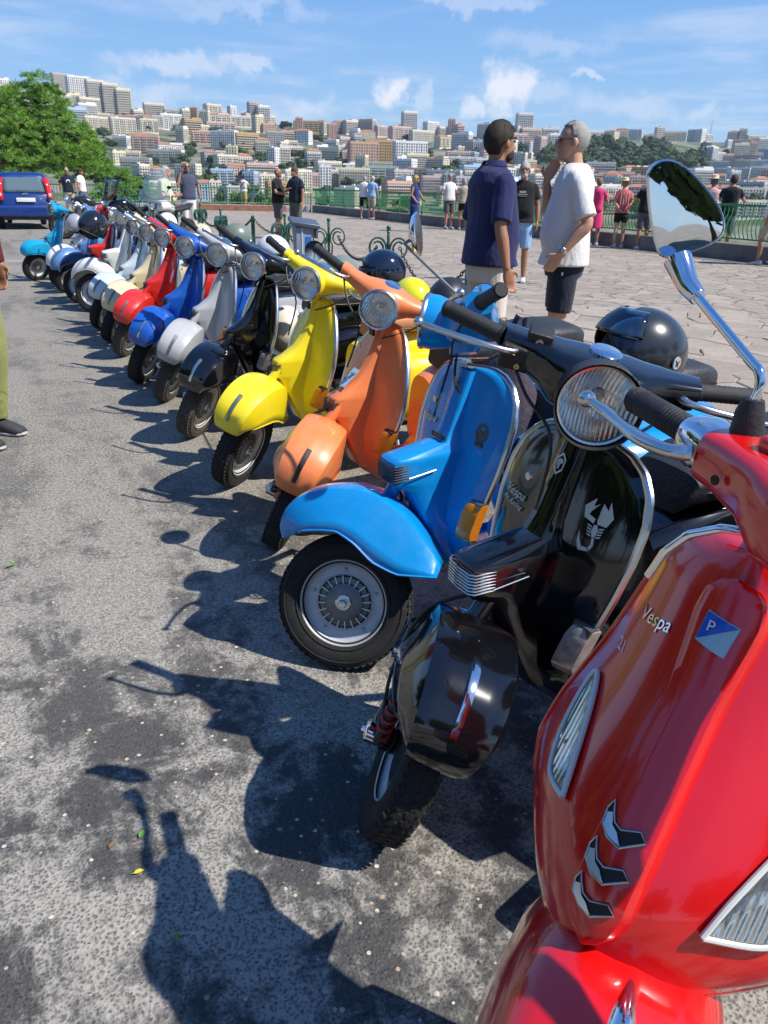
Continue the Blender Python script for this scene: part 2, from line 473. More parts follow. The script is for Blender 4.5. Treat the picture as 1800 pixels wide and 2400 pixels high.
seeds = []
rs = random.Random(3)
for i in range(-4, 34):
    for j in range(0, 44):
        x, y = -4+i*0.44+(j % 2)*0.22, 0.6+j*0.31
        seeds.append((x+rs.uniform(-.21, .21), y+rs.uniform(-.15, .15)))
stones = []
for k, (x, y) in enumerate(seeds):
    p = Vector((x, y, 0))
    if not in_near(p): continue
    poly = [(x-1, y-1), (x+1, y-1), (x+1, y+1), (x-1, y+1)]
    for (a, b) in seeds:
        if (a, b) == (x, y) or abs(a-x) > 1.3 or abs(b-y) > 1.3: continue
        nx, ny = a-x, b-y
        poly = clip(poly, nx, ny, nx*(a+x)/2+ny*(b+y)/2)
        if len(poly) < 3: break
    poly = clip(poly, -BN.x, -BN.y, -EDGE)
    if len(poly) >= 3: stones.append(((x, y), poly))
stones.sort(key=lambda s: s[0][0]**2+s[0][1]**2)
plaza = obj('plaza_paving', G().add([(p.x, p.y, 0.004) for p in (P0, P1, CORNER-LD*0+Vector((0, -.05, 0)), RFAR)], [(0, 1, 2, 3)]), PF, ang=0)
tag(plaza, kind='structure')


def stone_geo(c, poly, rs):
    g = G(); gap = rs.uniform(0.003, 0.008); h = 0.022+rs.uniform(-.004, .005); tx, ty = rs.uniform(-.008, .008), rs.uniform(-.008, .008)
    cx = sum(p[0] for p in poly)/len(poly); cy = sum(p[1] for p in poly)/len(poly)
    pts = []
    for i in range(len(poly)):
        a, b = poly[i], poly[(i+1) % len(poly)]
        L = math.hypot(a[0]-b[0], a[1]-b[1]); n = max(1, min(4, int(L/0.1)))
        for q in range(n):
            f = q/n; pts.append((a[0]+(b[0]-a[0])*f+rs.uniform(-.008, .008)*(q > 0), a[1]+(b[1]-a[1])*f+rs.uniform(-.008, .008)*(q > 0)))
    V = []
    for (ins, z) in ((gap, 0.006), (gap, h-0.005), (gap+0.007, h)):
        for (px, py) in pts:
            d = math.hypot(px-cx, py-cy) or 1; f = max(0, 1-ins*1.3/d)
            qx, qy = cx+(px-cx)*f, cy+(py-cy)*f
            V.append((qx-c[0], qy-c[1], z+(z > .01)*((qx-cx)*tx+(qy-cy)*ty)))
    n = len(pts); F = [tuple(range(2*n, 3*n))]
    for r in (0, 1):
        for i in range(n): F.append((r*n+i, r*n+(i+1) % n, (r+1)*n+(i+1) % n, (r+1)*n+i))
    return V, F


rest = G(); shown = 0
for k, (c, poly) in enumerate(stones):
    V, F = stone_geo(c, poly, rs)
    if k < 300:
        g = G().add(V, F); o = obj('stone', g, PV, plaza, Matrix.Translation((c[0], c[1], 0)), ang=0)
    else:
        rest.add([(v[0]+c[0], v[1]+c[1], v[2]) for v in V], F)
if rest.n:
    o = obj('paving_stones', rest, PV, plaza, ang=0); tag(o, kind='stuff')
# low stone kerb between road and plaza
g = G()
kk = 0
for i in range(46):
    a = line_hit(-8+i*1.0); b = line_hit(-8+i*1.0+0.985)
    M = Matrix.Translation((a+b)/2) @ Matrix.Rotation(math.atan2(BD.y, BD.x), 4, 'Z')
    cobj('kerbslab', 'kerb_stone', lambda: G().box((0, 0, 0.017), (0.985, 0.24, 0.03), bev=0.008), mat('kerb_stone', (0.34, 0.32, 0.29), 0.85, var=.15, vscale=8, bump=.3), plaza, M)
# faint white bay line on the road
wl = mat('worn_line', (0.5, 0.5, 0.48), 0.8, var=.3, vscale=20)
a, b = gnd(-250, 612), gnd(60, 612)
g = G(); d = (b-a).normalized(); nn = Vector((-d.y, d.x, 0))*0.05
g.add([(a-nn)[:2]+(0.004,), (b-nn)[:2]+(0.004,), (b+nn)[:2]+(0.004,), (a+nn)[:2]+(0.004,)], [(0, 1, 2, 3)])
tag(obj('road_marking', g, wl, ang=0), kind='structure')
# leaves fallen on the road
lf = G().add([(-.5, 0, 0), (-.25, .22, .05), (.1, .26, .08), (.5, 0, .02), (.1, -.26, .06), (-.25, -.22, .03), (-.8, .0, .05), (0, 0, .02)],
             [(0, 1, 7), (1, 2, 7), (2, 3, 7), (3, 4, 7), (4, 5, 7), (5, 0, 7), (0, 6, 5)])
for (px, py, s, rz, col, lab) in [(326, 2047, .022, .4, 'y', 'small yellow leaf lying on the asphalt beside the big shadow'),
                                  (333, 1958, .025, 1.4, 'g', 'crumpled green leaf on the asphalt above the yellow leaf'),
                                  (415, 2200, .02, 2.0, 'g', 'thin green leaf on the dark asphalt patch nearest the camera'),
                                  (27, 1328, .035, .8, 'g', 'pale green leaf on the road at the left edge'),
                                  (263, 1985, .02, 1.1, 'b', 'brown dry leaf shred on the asphalt left of the yellow leaf')]:
    o = obj('fallen_leaf', G().addg(lf), {'y': mat('leaf_yellow', (.62, .50, .04), .6), 'g': mat('leaf_green', (.10, .26, .03), .6), 'b': mat('leaf_brown', (.2, .11, .05), .7)}[col], ang=0)
    p = gnd(px, py); o.location = (p.x, p.y, .006); o.rotation_euler = (0, 0, rz); o.scale = (s, s, s)
    tag(o, lab, 'leaf')

# ---------------------------------------------------------------- parapet and railings
GREEN = mat('railing_green', (0.035, 0.22, 0.07), 0.45, var=.12, vscale=3, dirt=.08)
YRAIL = mat('railing_pale', (0.30, 0.40, 0.10), 0.5, var=.1)
CONC = mat('parapet_concrete', (0.17, 0.15, 0.135), 0.9, var=.25, vscale=2.5, bump=.5, bscale=20, dirt=.5)
PALEC = mat('parapet_plaster', (0.42, 0.40, 0.37), 0.9, var=.2, vscale=2, bump=.4, bscale=20, dirt=.3)
BRICK = mat('brick_face', (0.34, 0.16, 0.10), 0.9, var=.3, vscale=5, bump=.5)


def run(name, A, B, L0, zt):
    d = (B-A).normalized(); M = Matrix.Translation(A) @ Matrix.Rotation(math.atan2(d.y, d.x), 4, 'Z'); return M, (B-A).length


def parapet(A, B, label, m, h, th):
    M, L = run('', A, B, 0, 0)
    e = bpy.data.objects.new('parapet_wall', None); COL.objects.link(e); e.matrix_world = M
    tag(e, label, 'wall')
    n = int(L/2.4)
    for i in range(n):
        cobj(('par', m.name, h), 'block', lambda: G().box((1.19, 0, h/2), (2.39, th, h), bev=.012), m, e, Matrix.Translation((i*2.4, 0, 0)))
    return e


RP0 = CORNER + RD*0.2
parapet(RP0, RP0+RD*60, 'low dark concrete parapet under the green railing right of the corner', CONC, 0.34, 0.42)
LP0 = CORNER + LD*0.2
parapet(LP0, LP0+LD*70, 'low pale plaster parapet under the light railing along the left', PALEC, 0.30, 0.42)


def railing(A, B, L, z0, h, label, step, post, wavy, railm, nmax, botm):
    M, _ = run('', A, B, 0, 0)
    e = bpy.data.objects.new('railing', None); COL.objects.link(e); e.matrix_world = M
    tag(e, label, 'railing')
    obj('top_rail', G().box((L/2, 0, z0+h), (L, .06, .05), bev=.008), railm, e)
    obj('bottom_rail', G().box((L/2, 0, z0+.10), (L, .035, .03)), botm, e)
    def bar():
        g = G()
        if wavy:
            pts = [(0, (0.10*math.sin(math.pi*min(1, q/.75)))*-1 if q < .75 else 0.0, z0+.10+(h-.12)*q) for q in [k/8 for k in range(9)]]
            g.tube(pts, .0125, 5, cap=False)
        else: g.tube([(0, 0, z0+.10), (0, 0, z0+h-.02)], .012, 5, cap=False)
        return g
    n = int(L/step); key = ('bar', wavy, z0); restg = G()
    nearer = [(i*step, (M @ Vector((i*step, 0, 0))).length) for i in range(n)]
    keep = set(sorted(range(n), key=lambda i: nearer[i][1])[:nmax])
    proto = bar()
    for i in range(n):
        if abs((i*step) % post) < step*0.5: continue
        if i in keep: cobj(key, 'baluster', bar, railm, e, Matrix.Translation((i*step, 0, 0)))
        else: restg.addg(proto, Matrix.Translation((i*step, 0, 0)))
    if restg.n: tag(obj('balusters', restg, railm, e), kind='stuff')
    for i in range(int(L/post)+1):
        cobj(('post', z0, h), 'post', lambda: G().box((0, 0, z0+h/2), (.055, .055, h)).box((0, .09, z0+.25), (.025, .16, .02)), railm, e, Matrix.Translation((i*post, 0, 0)))
    return e


railing(RP0, RP0+RD*10, 60, .34, .79, 'saturated green railing of bent bars running right along the dark parapet', .115, 2.07, True, GREEN, 290, GREEN)
railing(LP0, LP0+LD*10, 66, .30, .80, 'bright green railing of straight bars with yellowish bottom rail on the left', .15, 2.1, False, GREEN, 0, YRAIL)
# brick face panel on the left parapet next to the corner
M, _ = run('', LP0, LP0+LD*10, 0, 0)
o = obj('brick_facing', G().box((4.4, .222, .15), (6.2, .02, .27)), BRICK); o.matrix_world = M; tag(o, 'strip of reddish brick facing on the left parapet near the corner', 'wall')
# ================================================================ the city on the hill
RIDGE = [(-900, 190), (110, 225), (200, 240), (310, 265), (400, 285), (500, 280), (640, 290), (760, 312), (900, 318), (1050, 318), (1200, 322), (1330, 325), (1500, 330), (1650, 332), (1800, 338), (2800, 345)]


def ridge_y(px): return float(np.interp(px, [a for a, b in RIDGE], [b for a, b in RIDGE]))


R0, R1 = 640.0, 1500.0


def slope_pt(px, f):
    """ground of the hillside: f=0 foot of the slope, f=1 ridge"""
    y0 = 494+(px-900)*.021; y1 = ridge_y(px); py = y0+(y1-y0)*f
    r = ray(px, py); r = r/math.hypot(r.x, r.y); d = R0+(R1-R0)*(f**1.35)
    if px > 1250: d *= 1+.25*min(1, (px-1250)/400)*f
    p = r*d; return Vector((p.x, p.y, p.z+HC))


HILL = bsdf('hill_ground'); _m, _t, _b = HILL
_tc = _t.n('ShaderNodeTexCoord'); _n = _t.noise(_tc.outputs['Object'], .02, 6, .7)
_t.set(_b.inputs['Base Color'], _t.mix(_t.ramp(_n, [(.4, 0), (.62, 1)]), (.045, .075, .022), (.25, .23, .18))); _b.inputs['Roughness'].default_value = .95
rows = []
for i in range(26):
    f = i/25
    rows.append([slope_pt(px, f) for px in range(-900, 2801, 50)])
back = [[(Vector((p.x, p.y, 0))*k+Vector((0, 0, p.z-dz))) for p in rows[-1]] for k, dz in ((1.15, 25), (1.6, 120), (4.0, 330))]
front = [[Vector((q.x*k, q.y*k, z)) for q in rows[0]] for k, z in ((.12, -34), (.5, -46), (.85, -32))]
g = G().grid(front+rows+back)
tag(obj('hillside_terrain', g, HILL[0], ang=60), kind='structure')

WALLC = {'cream': (.72, .65, .52), 'white': (.78, .77, .74), 'pale yellow': (.74, .66, .46), 'salmon': (.60, .37, .28), 'grey': (.46, .45, .43), 'sky blue': (.42, .55, .70),
         'ochre': (.52, .33, .13), 'brown': (.30, .22, .17), 'pink': (.66, .48, .41), 'dull green': (.36, .42, .36)}
WM = {k: mat('wall_'+k.replace(' ', '_'), c, .9, var=.12, vscale=.15) for k, c in WALLC.items()}
WIN = mat('far_window', (.025, .028, .032), .35, var=.4, vscale=.5)
SHUT = mat('far_shutter', (.10, .075, .05), .7, var=.3, vscale=.6)
BALC = mat('far_balcony', (.52, .50, .46), .8, var=.1, vscale=.3)
ROOFF = mat('flat_roof', (.33, .30, .27), .9, var=.2, vscale=.3)
ROOFT = mat('tile_roof', (.36, .16, .09), .9, var=.2, vscale=.5)
rb = random.Random(11)
PROTO = []
for k in range(18):
    w = rb.choice([16, 20, 24, 30, 38]); d = rb.choice([11, 13, 15]); fl = rb.choice([4, 5, 6, 6, 7, 7])
    if k in (2, 7): w, fl = 14, 8
    if k in (12, 15): w, fl = 48, 5
    PROTO.append(dict(w=w, d=d, f=fl, H=fl*3.2+1.5, tile=k in (4, 9, 14), bal=k % 3, step=k % 4 == 1, k=k))


def pr_wall(p):
    w, d, H = p['w'], p['d'], p['H']
    g = G().box((0, 0, H/2-6), (w, d, H+12))
    if p['step']: g.box((w*.22, 0, H+1.5), (w*.5, d*.8, 3.0))
    else: g.box((-w*.2, 0, H+1.2), (3.5, 3.5, 2.6)).box((w*.3, 1, H+.8), (2.5, 2.5, 1.8))
    if not p['tile']:
        for s in (-1, 1):
            g.box((0, s*(d/2-.15), H+.45), (w, .3, .9)); g.box((s*(w/2-.15), 0, H+.45), (.3, d-.6, .9))
    for q in range(1, p['f']): g.box((0, 0, q*3.2+.6), (w+.35, d+.35, .22)) if p['bal'] == 2 else None
    return g


def faces(p):
    n = max(3, int(p['w']/3.0)); s = p['w']/n
    for i in range(n): yield (-p['w']/2+s*(i+.5), -p['d']/2, 0, i)
    n = max(2, int(p['d']/3.2)); s = p['d']/n
    for i in range(n):
        yield (p['w']/2, -p['d']/2+s*(i+.5), 1, i); yield (-p['w']/2, -p['d']/2+s*(i+.5), 1, i)


def pr_win(p):
    g = G(); r = random.Random(p['k'])
    for (x, y, side, i) in faces(p):
        for q in range(p['f']):
            tall = (i % 2 == 0) or p['bal'] == 1; h = 2.1 if tall else 1.5; z = q*3.2+(1.9 if tall else 2.3)
            if side: g.box((x, y, z), (.2, 1.45, h))
            else: g.box((x, y, z), (1.55, .2, h))
    return g


def pr_bal(p):
    g = G()
    for (x, y, side, i) in faces(p):
        for q in range(1, p['f']):
            z = q*3.2+.55
            if side:
                if p['bal'] == 1: g.box((x+math.copysign(.45, x), y, z+.4), (.9, 2.2, .95))
                continue
            if p['bal'] == 0 and i % 3 != 1: g.box((x, y-.5, z+.4), (2.3, 1.0, .95))
            elif p['bal'] == 1: g.box((x, y-.6, z+.42), (p['w']/max(3, int(p['w']/3.0))*.86, 1.2, 1.0))
            else: g.box((x, y-.12, z), (1.7, .24, .18)); g.box((x, y-.12, z+2.75), (1.8, .3, .2))
    return g


def pr_roof(p):
    w, d, H = p['w'], p['d'], p['H']
    if p['tile']:
        a, b = w/2+.5, d/2+.5; r = w/2-d/2
        return G().add([(-a, -b, H), (a, -b, H), (a, b, H), (-a, b, H), (-max(r, .5), 0, H+3.2), (max(r, .5), 0, H+3.2)], [(0, 1, 5, 4), (1, 2, 5), (2, 3, 4, 5), (3, 0, 4), (3, 2, 1, 0)])
    return G().box((0, 0, H+.03), (w-.7, d-.7, .12))


def add_building(px, f, p, col, rot, label, sc=1.0, jz=0):
    P0 = slope_pt(px, f); k = p['k']
    key = ('b', k)
    o = cobj(key+('w',), 'apartment_building', lambda: pr_wall(p), WM[col], None, None, 0)
    o.location = (P0.x, P0.y, P0.z+jz); o.rotation_euler = (0, 0, math.atan2(P0.y, P0.x)-math.pi/2+rot); o.scale = (sc, sc, sc)
    tag(o, label, 'building', 'apartment blocks on the hillside')
    tag(cobj(key+('i',), 'windows', lambda: pr_win(p), WIN if (k+int(px)) % 3 else SHUT, o, None, 0), kind='stuff')
    tag(cobj(key+('a',), 'balconies', lambda: pr_bal(p), BALC, o, None, 0), kind='stuff')
    cobj(key+('r',), 'roof', lambda: pr_roof(p), ROOFT if p['tile'] else ROOFF, o, None, 0)
    return o


ORD = ['leftmost', 'second', 'third', 'fourth', 'fifth', 'sixth', 'seventh', 'eighth', 'ninth', 'tenth', 'eleventh', 'twelfth', 'thirteenth', 'fourteenth', 'fifteenth', 'sixteenth', 'seventeenth', 'eighteenth', 'nineteenth', 'twentieth']
TIER = ['just above the railing', 'on the lower slope', 'on the middle slope', 'on the upper slope', 'on the ridge line']
plan = []
names = list(WALLC); wts = [26, 22, 15, 7, 8, 7, 3, 2, 9, 2]
NR = 12
for r_i in range(NR):
    f = r_i/(NR-1); px = -40+rb.uniform(0, 40)
    while px < 1850:
        yy = 480+(ridge_y(px)-480)*f
        p = rb.choice(PROTO); d = R0+(R1-R0)*(f**1.35)
        wpx = p['w']*FPX/d*(.62+.28*f)
        woods = 1290 < px < 1640 and .52 < f < .93
        hidden = px < 260 and f < .62
        pr = .80 if f < .9 else .97
        if not woods and not hidden and rb.random() < pr:
            col = rb.choices(names, wts)[0]
            ff = min(1.0, f+rb.uniform(-.03, .03))
            plan.append([px+wpx/2, max(0.0, ff), p, col, rb.choice([-1, 1, 1])*rb.uniform(.05, .75), rb.uniform(.60, .74)+.26*f])
        px += wpx*rb.uniform(.92, 1.15)+1
# the long tall slabs on the left end of the ridge
for (px, f, w, fl, col) in [(150, .985, 30, 11, 'grey'), (188, .96, 34, 12, 'white'), (228, .93, 26, 13, 'cream'), (262, .93, 24, 13, 'cream'), (292, .93, 22, 12, 'pale yellow'), (598, .97, 22, 10, 'grey'), (618, .96, 20, 9, 'white'),
                            (958, .93, 30, 7, 'white'), (1225, .93, 30, 9, 'white'), (850, .52, 34, 9, 'salmon'), (885, .57, 36, 9, 'ochre'), (960, .55, 40, 9, 'white')]:
    k = ('w', w, fl)
    q = next((z for z in PROTO if z['k'] == k), None)
    if q is None: q = dict(w=w, d=14, f=fl, H=fl*3.2+1.5, tile=False, bal=1 if w < 30 else 2, step=False, k=k); PROTO.append(q)
    plan.append([px, f, q, col, .3, 1.0])
print('BUILDINGS', len(plan))
if len(plan) > 299:
    idx = sorted(range(len(plan)), key=lambda i: plan[i][1] if i < len(plan)-12 else 0)
    plan = [plan[i] for i in sorted(rb.sample(range(len(plan)-12), 287))]+plan[-12:]
for q in PROTO:
    if isinstance(q['k'], tuple): q['k'] = sum(q['k'][1:])+100
count = {}
plan.sort(key=lambda b: b[0])
for (px, f, p, col, rot, sc) in plan:
    tier = min(4, int(f*4.7)); size = ('low ' if p['f'] <= 4 else 'tall ' if p['f'] >= 8 else '')+('wide ' if p['w'] >= 36 else 'narrow ' if p['w'] <= 13 else '')
    roof = ' with a tiled roof' if p['tile'] else ' with balconies' if p['bal'] == 1 else ''
    key = (size, col, roof, tier); n = count.get(key, 0); count[key] = n+1
    od = ORD[min(n, 19)]
    add_building(px, f, p, col, rot, f"{od} {'from the left of the ' if n else 'of the '}{size}{col} blocks{roof} {TIER[tier]}".replace('from the left of the','of the'), sc)

# leaf clumps of the hillside trees
FOL = mat('far_foliage', (.032, .062, .018), .9, var=.5, vscale=.25)
FOL2 = mat('far_foliage_pale', (.06, .10, .026), .9, var=.45, vscale=.25)


def leafball(seed, n=170, flat=.8, size=.9):
    r = random.Random(seed); g = G(); V = []; F = []
    lobes = [(Vector((r.uniform(-.6, .6), r.uniform(-.6, .6), r.uniform(.1, .8)*flat)), r.uniform(.35, .6)) for _ in range(6)]
    for i in range(n):
        c, q = r.choice(lobes); d = Vector((r.gauss(0, 1), r.gauss(0, 1), r.gauss(0, 1))).normalized()
        p = c+Vector((d.x, d.y, d.z*flat))*q*r.uniform(.7, 1.05)
        a = Vector((r.gauss(0, 1), r.gauss(0, 1), r.gauss(0, 1))).normalized(); a = (a-d*a.dot(d)*.7).normalized(); b = a.cross(d).normalized(); s = r.uniform(.08, .2)*size
        k = len(V); V += [p+a*s, p+b*s, p-a*s, p-b*s+d*s*.4]; F.append((k, k+1, k+2, k+3))
    g.add([v[:] for v in V], F)
    for c, q in lobes: g.ell(c, (q*.75, q*.75, q*.75*flat), 8, 6)
    return g


trees = []
for i in range(299):
    px = rb.uniform(-30, 1840); f = rb.choice([rb.uniform(.0, .35), rb.uniform(.3, .62), rb.uniform(.45, .97)])
    if 1290 < px < 1640 and .5 < f < .95: continue
    if px < 240 and f < .6: continue
    trees.append((px, f))
trees.sort(); tc_ = {}
for i, (px, f) in enumerate(trees):
    p = slope_pt(px, f); s = rb.uniform(5.5, 11.5); key = (i % 3 > 0, min(4, int(f*4.7)), min(2, max(0, int(px/614)))); n = tc_.get(key, 0); tc_[key] = n+1
    o = cobj(('ft', i % 5), 'hillside_tree', lambda: leafball(i % 5), FOL if i % 3 else FOL2, None, None, 0)
    o.location = (p.x, p.y-6, p.z+2); o.scale = (s*rb.uniform(.9, 1.6), s, s*rb.uniform(.8, 1.2)); o.rotation_euler = (0, 0, rb.uniform(0, 6))
    tag(o, f"{ORD[min(n, 19)]} {'dark' if key[0] else 'pale'} green tree {TIER[key[1]]}, {('left', 'middle', 'right')[key[2]]} third of the hill", 'tree', 'trees among the hillside buildings')
w = G(); lb = [leafball(s, 90, .9, 1.3) for s in (91, 92, 93)]
for i in range(230):
    px = rb.uniform(1270, 1655); lo, hi = .50, .93
    f = rb.uniform(lo, hi)
    if f > .78 and px > 1560: continue
    if f < .62 and px > 1450: continue
    p = slope_pt(px, f); s = rb.uniform(9, 15)
    w.addg(rb.choice(lb), Matrix.Translation((p.x, p.y, p.z+3)) @ Matrix.Rotation(rb.uniform(0, 6), 4, 'Z') @ Matrix.Diagonal((s*1.2, s, s, 1)))
o = obj('woods', w, FOL, ang=0); tag(o, kind='stuff')
# mast on the ridge
for (px, f, h, lab) in [(1662, 1.0, 34, 'thin radio mast rising from the ridge on the right'), (760, 1.0, 16, 'short thin antenna mast on the ridge near the middle')]:
    p = slope_pt(px, f); o = obj('radio_mast', G().tube([(0, 0, 0), (0, 0, h)], [.8, .25], 6).box((0, 0, h*.7), (2.2, .3, .3)), mat('mast_grey', (.3, .3, .32), .6))
    o.location = p+Vector((0, 0, 8)); tag(o, lab, 'mast')

# ---------------------------------------------------------------- pine and bush behind the left railing
BARK = mat('pine_bark', (.10, .07, .05), .95, var=.4, vscale=4, bump=.8, bscale=14)
NEED = bsdf('pine_needles'); _m, _t, _b = NEED
_tc = _t.n('ShaderNodeTexCoord'); _n = _t.noise(_tc.outputs['Object'], 2.2, 4, .6); _n2 = _t.noise(_tc.outputs['Object'], 14, 3, .6)
_c = _t.mix(_t.ramp(_n, [(.3, 0), (.7, 1)]), (.09, .21, .022), (.20, .37, .045)); _c = _t.mix(_t.ramp(_n2, [(.45, 0), (.8, .6)]), _c, (.27, .42, .075))
_t.set(_b.inputs['Base Color'], _c); _b.inputs['Roughness'].default_value = .6
_b.inputs['Subsurface Weight'].default_value = 0.0


def pine_crown(puffs, seed, per=80, L=.12):
    r = np.random.default_rng(seed); V = []; F = []; k = 0
    for (c, q) in puffs:
        c = np.array(c)
        d = r.normal(size=(per, 3)); d[:, 2] = np.abs(d[:, 2])*.9+.0*d[:, 2]; d /= np.linalg.norm(d, axis=1)[:, None]
        st = c+d*q*r.uniform(.25, .9, (per, 1))*np.array([1, 1, .75]); en = st+(d+r.normal(size=(per, 3))*.35)*L*r.uniform(.7, 1.3, (per, 1))
        s = np.cross(d, r.normal(size=(per, 3))); s /= np.linalg.norm(s, axis=1)[:, None]; s *= .012
        V.append(np.stack([st-s, st+s, en+s*.5, en-s*.5], 1).reshape(-1, 3))
        for i in range(per): F.append((k, k+1, k+2, k+3)); k += 4
    g = G(); g.add(np.vstack(V), F); return g


def tree_at(label, P, cx, rx, ry, z0, z1, n, seed, trunk=True, per=80):
    r = random.Random(seed); e = empty('pine_tree', P, 0, label, 'tree'); puffs = []
    core = G()
    for i in range(n):
        for _ in range(30):
            u, v = r.uniform(-1, 1), r.uniform(-1, 1)
            if u*u+v*v < 1: break
        top = (1-(u*u+v*v))**.5*(z1-z0)*(.80+.2*math.sin(u*7+seed)*math.cos(v*6)); layer = r.random()**.45
        z = z0+top*layer; puffs.append(((cx+u*rx, v*ry, z), r.uniform(.20, .42)))
    obj('crown', pine_crown(puffs, seed, per), NEED[0], e, ang=0)
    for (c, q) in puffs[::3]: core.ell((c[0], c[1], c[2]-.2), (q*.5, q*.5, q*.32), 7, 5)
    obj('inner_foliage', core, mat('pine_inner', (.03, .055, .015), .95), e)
    if trunk:
        g = G().tube([(0, 0, -4), (.1, 0, 0), (-.1, 0, 1.2), (.2, 0, 2.2)], [.34, .28, .26, .2], 10)
        obj('trunk', g, BARK, e)
        for a in range(9):
            an = a*.7+.3; g = G().tube([(0, 0, 1.0+.15*a), (cx*.4+math.cos(an)*rx*.35, math.sin(an)*ry*.35, 2.0+.1*a), (cx+math.cos(an)*rx*.75, math.sin(an)*ry*.75, 2.3+.22*a)], [.13, .09, .03], 7)
            obj('branch', g, BARK, e)
    return e


tp = gnd(45, 487); tp = Vector((tp.x-2.0, tp.y+3.5, 0))
tree_at('big bright green pine with spreading crown behind the railing on the left', tp, .5, 5.0, 3.6, 1.15, 7.0, 1150, 5, per=190)
bp = gnd(300, 480)
tree_at('low pine bush seen through the railing right of the big pine', Vector((bp.x-.9, bp.y+3.2, -2.0)), 0, 2.9, 2.2, .3, 4.2, 330, 8, trunk=False, per=170)
# trees on the near side of the square, behind the photographer (they show in the mirrors and the black paint)
for i, (x, y, s) in enumerate([(-6, -16, 5), (2, -19, 6), (9, -15, 5), (16, -10, 5), (-15, -12, 6), (22, -2, 5.5), (-17, 1, 8), (-20, 9, 8), (-15, -6, 8)]):
    e = bpy.data.objects.new('park_tree', None); COL.objects.link(e); e.location = (x, y, 0)
    tag(e, ('leafy park tree behind the photographer, reflected in the mirror' if i < 6 else 'tall leafy tree across the road on the left, reflected in black paint'), 'tree', 'park trees behind the photographer' if i < 6 else 'trees across the road')
    cobj(('pt', i % 3), 'crown', lambda: leafball(60+i % 3, 500, 1.0, .8), FOL2, e, Matrix.Translation((0, 0, 2.6)) @ Matrix.Diagonal((s*.8, s*.8, s*.75, 1)), 0)
    cobj('ptt', 'trunk', lambda: G().tube([(0, 0, 0), (.1, 0, 1.5), (0, 0, 4)], [.22, .18, .1], 8), BARK, e)

# the air between the square and the hill
hz = G().box((0, 1300, 8), (5200, 5000, 430))
m = bpy.data.materials.new('air'); m.use_nodes = True; t = NT(m.node_tree); o_ = t.n('ShaderNodeOutputMaterial')
v = t.n('ShaderNodeVolumePrincipled'); v.inputs['Color'].default_value = (.80, .88, 1.0, 1); v.inputs['Density'].default_value = .00006; v.inputs['Anisotropy'].default_value = .2
t.set(o_.inputs['Volume'], v.outputs[0])
tag(obj('haze', hz, m, ang=0), kind='stuff')
# ================================================================ scooters
CHROME = mat('chrome', (.82, .83, .85), .07, 1.0)
ALU = mat('cast_aluminium', (.58, .57, .55), .33, 1.0, var=.12, vscale=30)
ALUD = mat('brushed_trim', (.66, .65, .62), .25, 1.0, var=.06, vscale=20)
STEELG = mat('grey_steel', (.26, .26, .26), .45, .8, var=.2, vscale=20)
RUB = mat('tyre_rubber', (.022, .021, .02), .75, var=.25, vscale=30, bump=.3, bscale=200, dirt=.10, spec=.35)
RUBD = mat('dusty_rubber', (.075, .065, .055), .85, var=.3, vscale=12, bump=.3, bscale=120, dirt=.35, spec=.3)
BLKP = mat('black_plastic', (.018, .018, .018), .45, var=.1, bump=.25, bscale=150, dirt=.05)
GRIP = mat('grip_rubber', (.018, .018, .019), .6, bump=.35, bscale=350)
SEATB = mat('black_vinyl', (.022, .022, .024), .42, bump=.35, bscale=110, dirt=.06)
SEATT = mat('tan_vinyl', (.55, .24, .10), .5, bump=.2, bscale=110, dirt=.1)
SEATN = mat('brown_vinyl', (.28, .13, .07), .5, bump=.2, bscale=110)
RIMG = mat('rim_paint', (.52, .53, .53), .38, .25, coat=.2, var=.08, vscale=20, dirt=.12)
RIMW = mat('rim_cream', (.62, .58, .50), .4, .1, var=.1, vscale=20, dirt=.2)
DRUM = mat('brake_drum', (.20, .205, .205), .42, .75, var=.2, vscale=25)
DRUMD = mat('drum_dark', (.10, .10, .10), .5, .6, var=.2, vscale=25)
LENS = glass_mat('lens_glass', (.97, .97, .95), .03, .86)
_t = NT.__new__(NT); _t.t = LENS.node_tree; _o = [n for n in _t.t.nodes if n.type == 'OUTPUT_MATERIAL'][0]; _s = _o.inputs[0].links[0].from_socket
_d = _t.n('ShaderNodeBsdfDiffuse', ins={'Color': (.85, .84, .78)}); _x = _t.n('ShaderNodeMixShader'); _t.set(_x.inputs[0], .09); _t.set(_x.inputs[1], _s); _t.set(_x.inputs[2], _d); _t.set(_o.inputs[0], _x.outputs[0])
REFL, _t, _b = bsdf('reflector')
_b.inputs['Base Color'].default_value = (.95, .93, .88, 1); _b.inputs['Metallic'].default_value = 1; _b.inputs['Roughness'].default_value = .13
_tc = _t.n('ShaderNodeTexCoord'); _w = _t.n('ShaderNodeTexWave', bands_direction='Y', ins={'Scale': 38.0, 'Distortion': 1.0}); _t.set(_w.inputs[0], _tc.outputs['Object'])
_t.set(_b.inputs['Normal'], _t.n('ShaderNodeBump', ins={'Strength': .2, 'Distance': .003, 'Height': _w.outputs[0]}).outputs[0])
ORNG = mat('indicator_orange', (.80, .24, .015), .22, coat=.5, var=.1, vscale=60)
CLRI = mat('indicator_clear', (.44, .38, .33), .15, .3, coat=.6, var=.25, vscale=50)
REDL = mat('tail_red', (.5, .01, .01), .2, coat=.6)
ENG = mat('engine_metal', (.16, .155, .15), .55, .6, var=.3, vscale=15, dirt=.4)
REDS = mat('red_spring', (.55, .03, .02), .4)
AX_T = R(25)
AXP = Vector((.06, 0, 0)); AXD = Vector((-math.sin(AX_T), 0, math.cos(AX_T)))


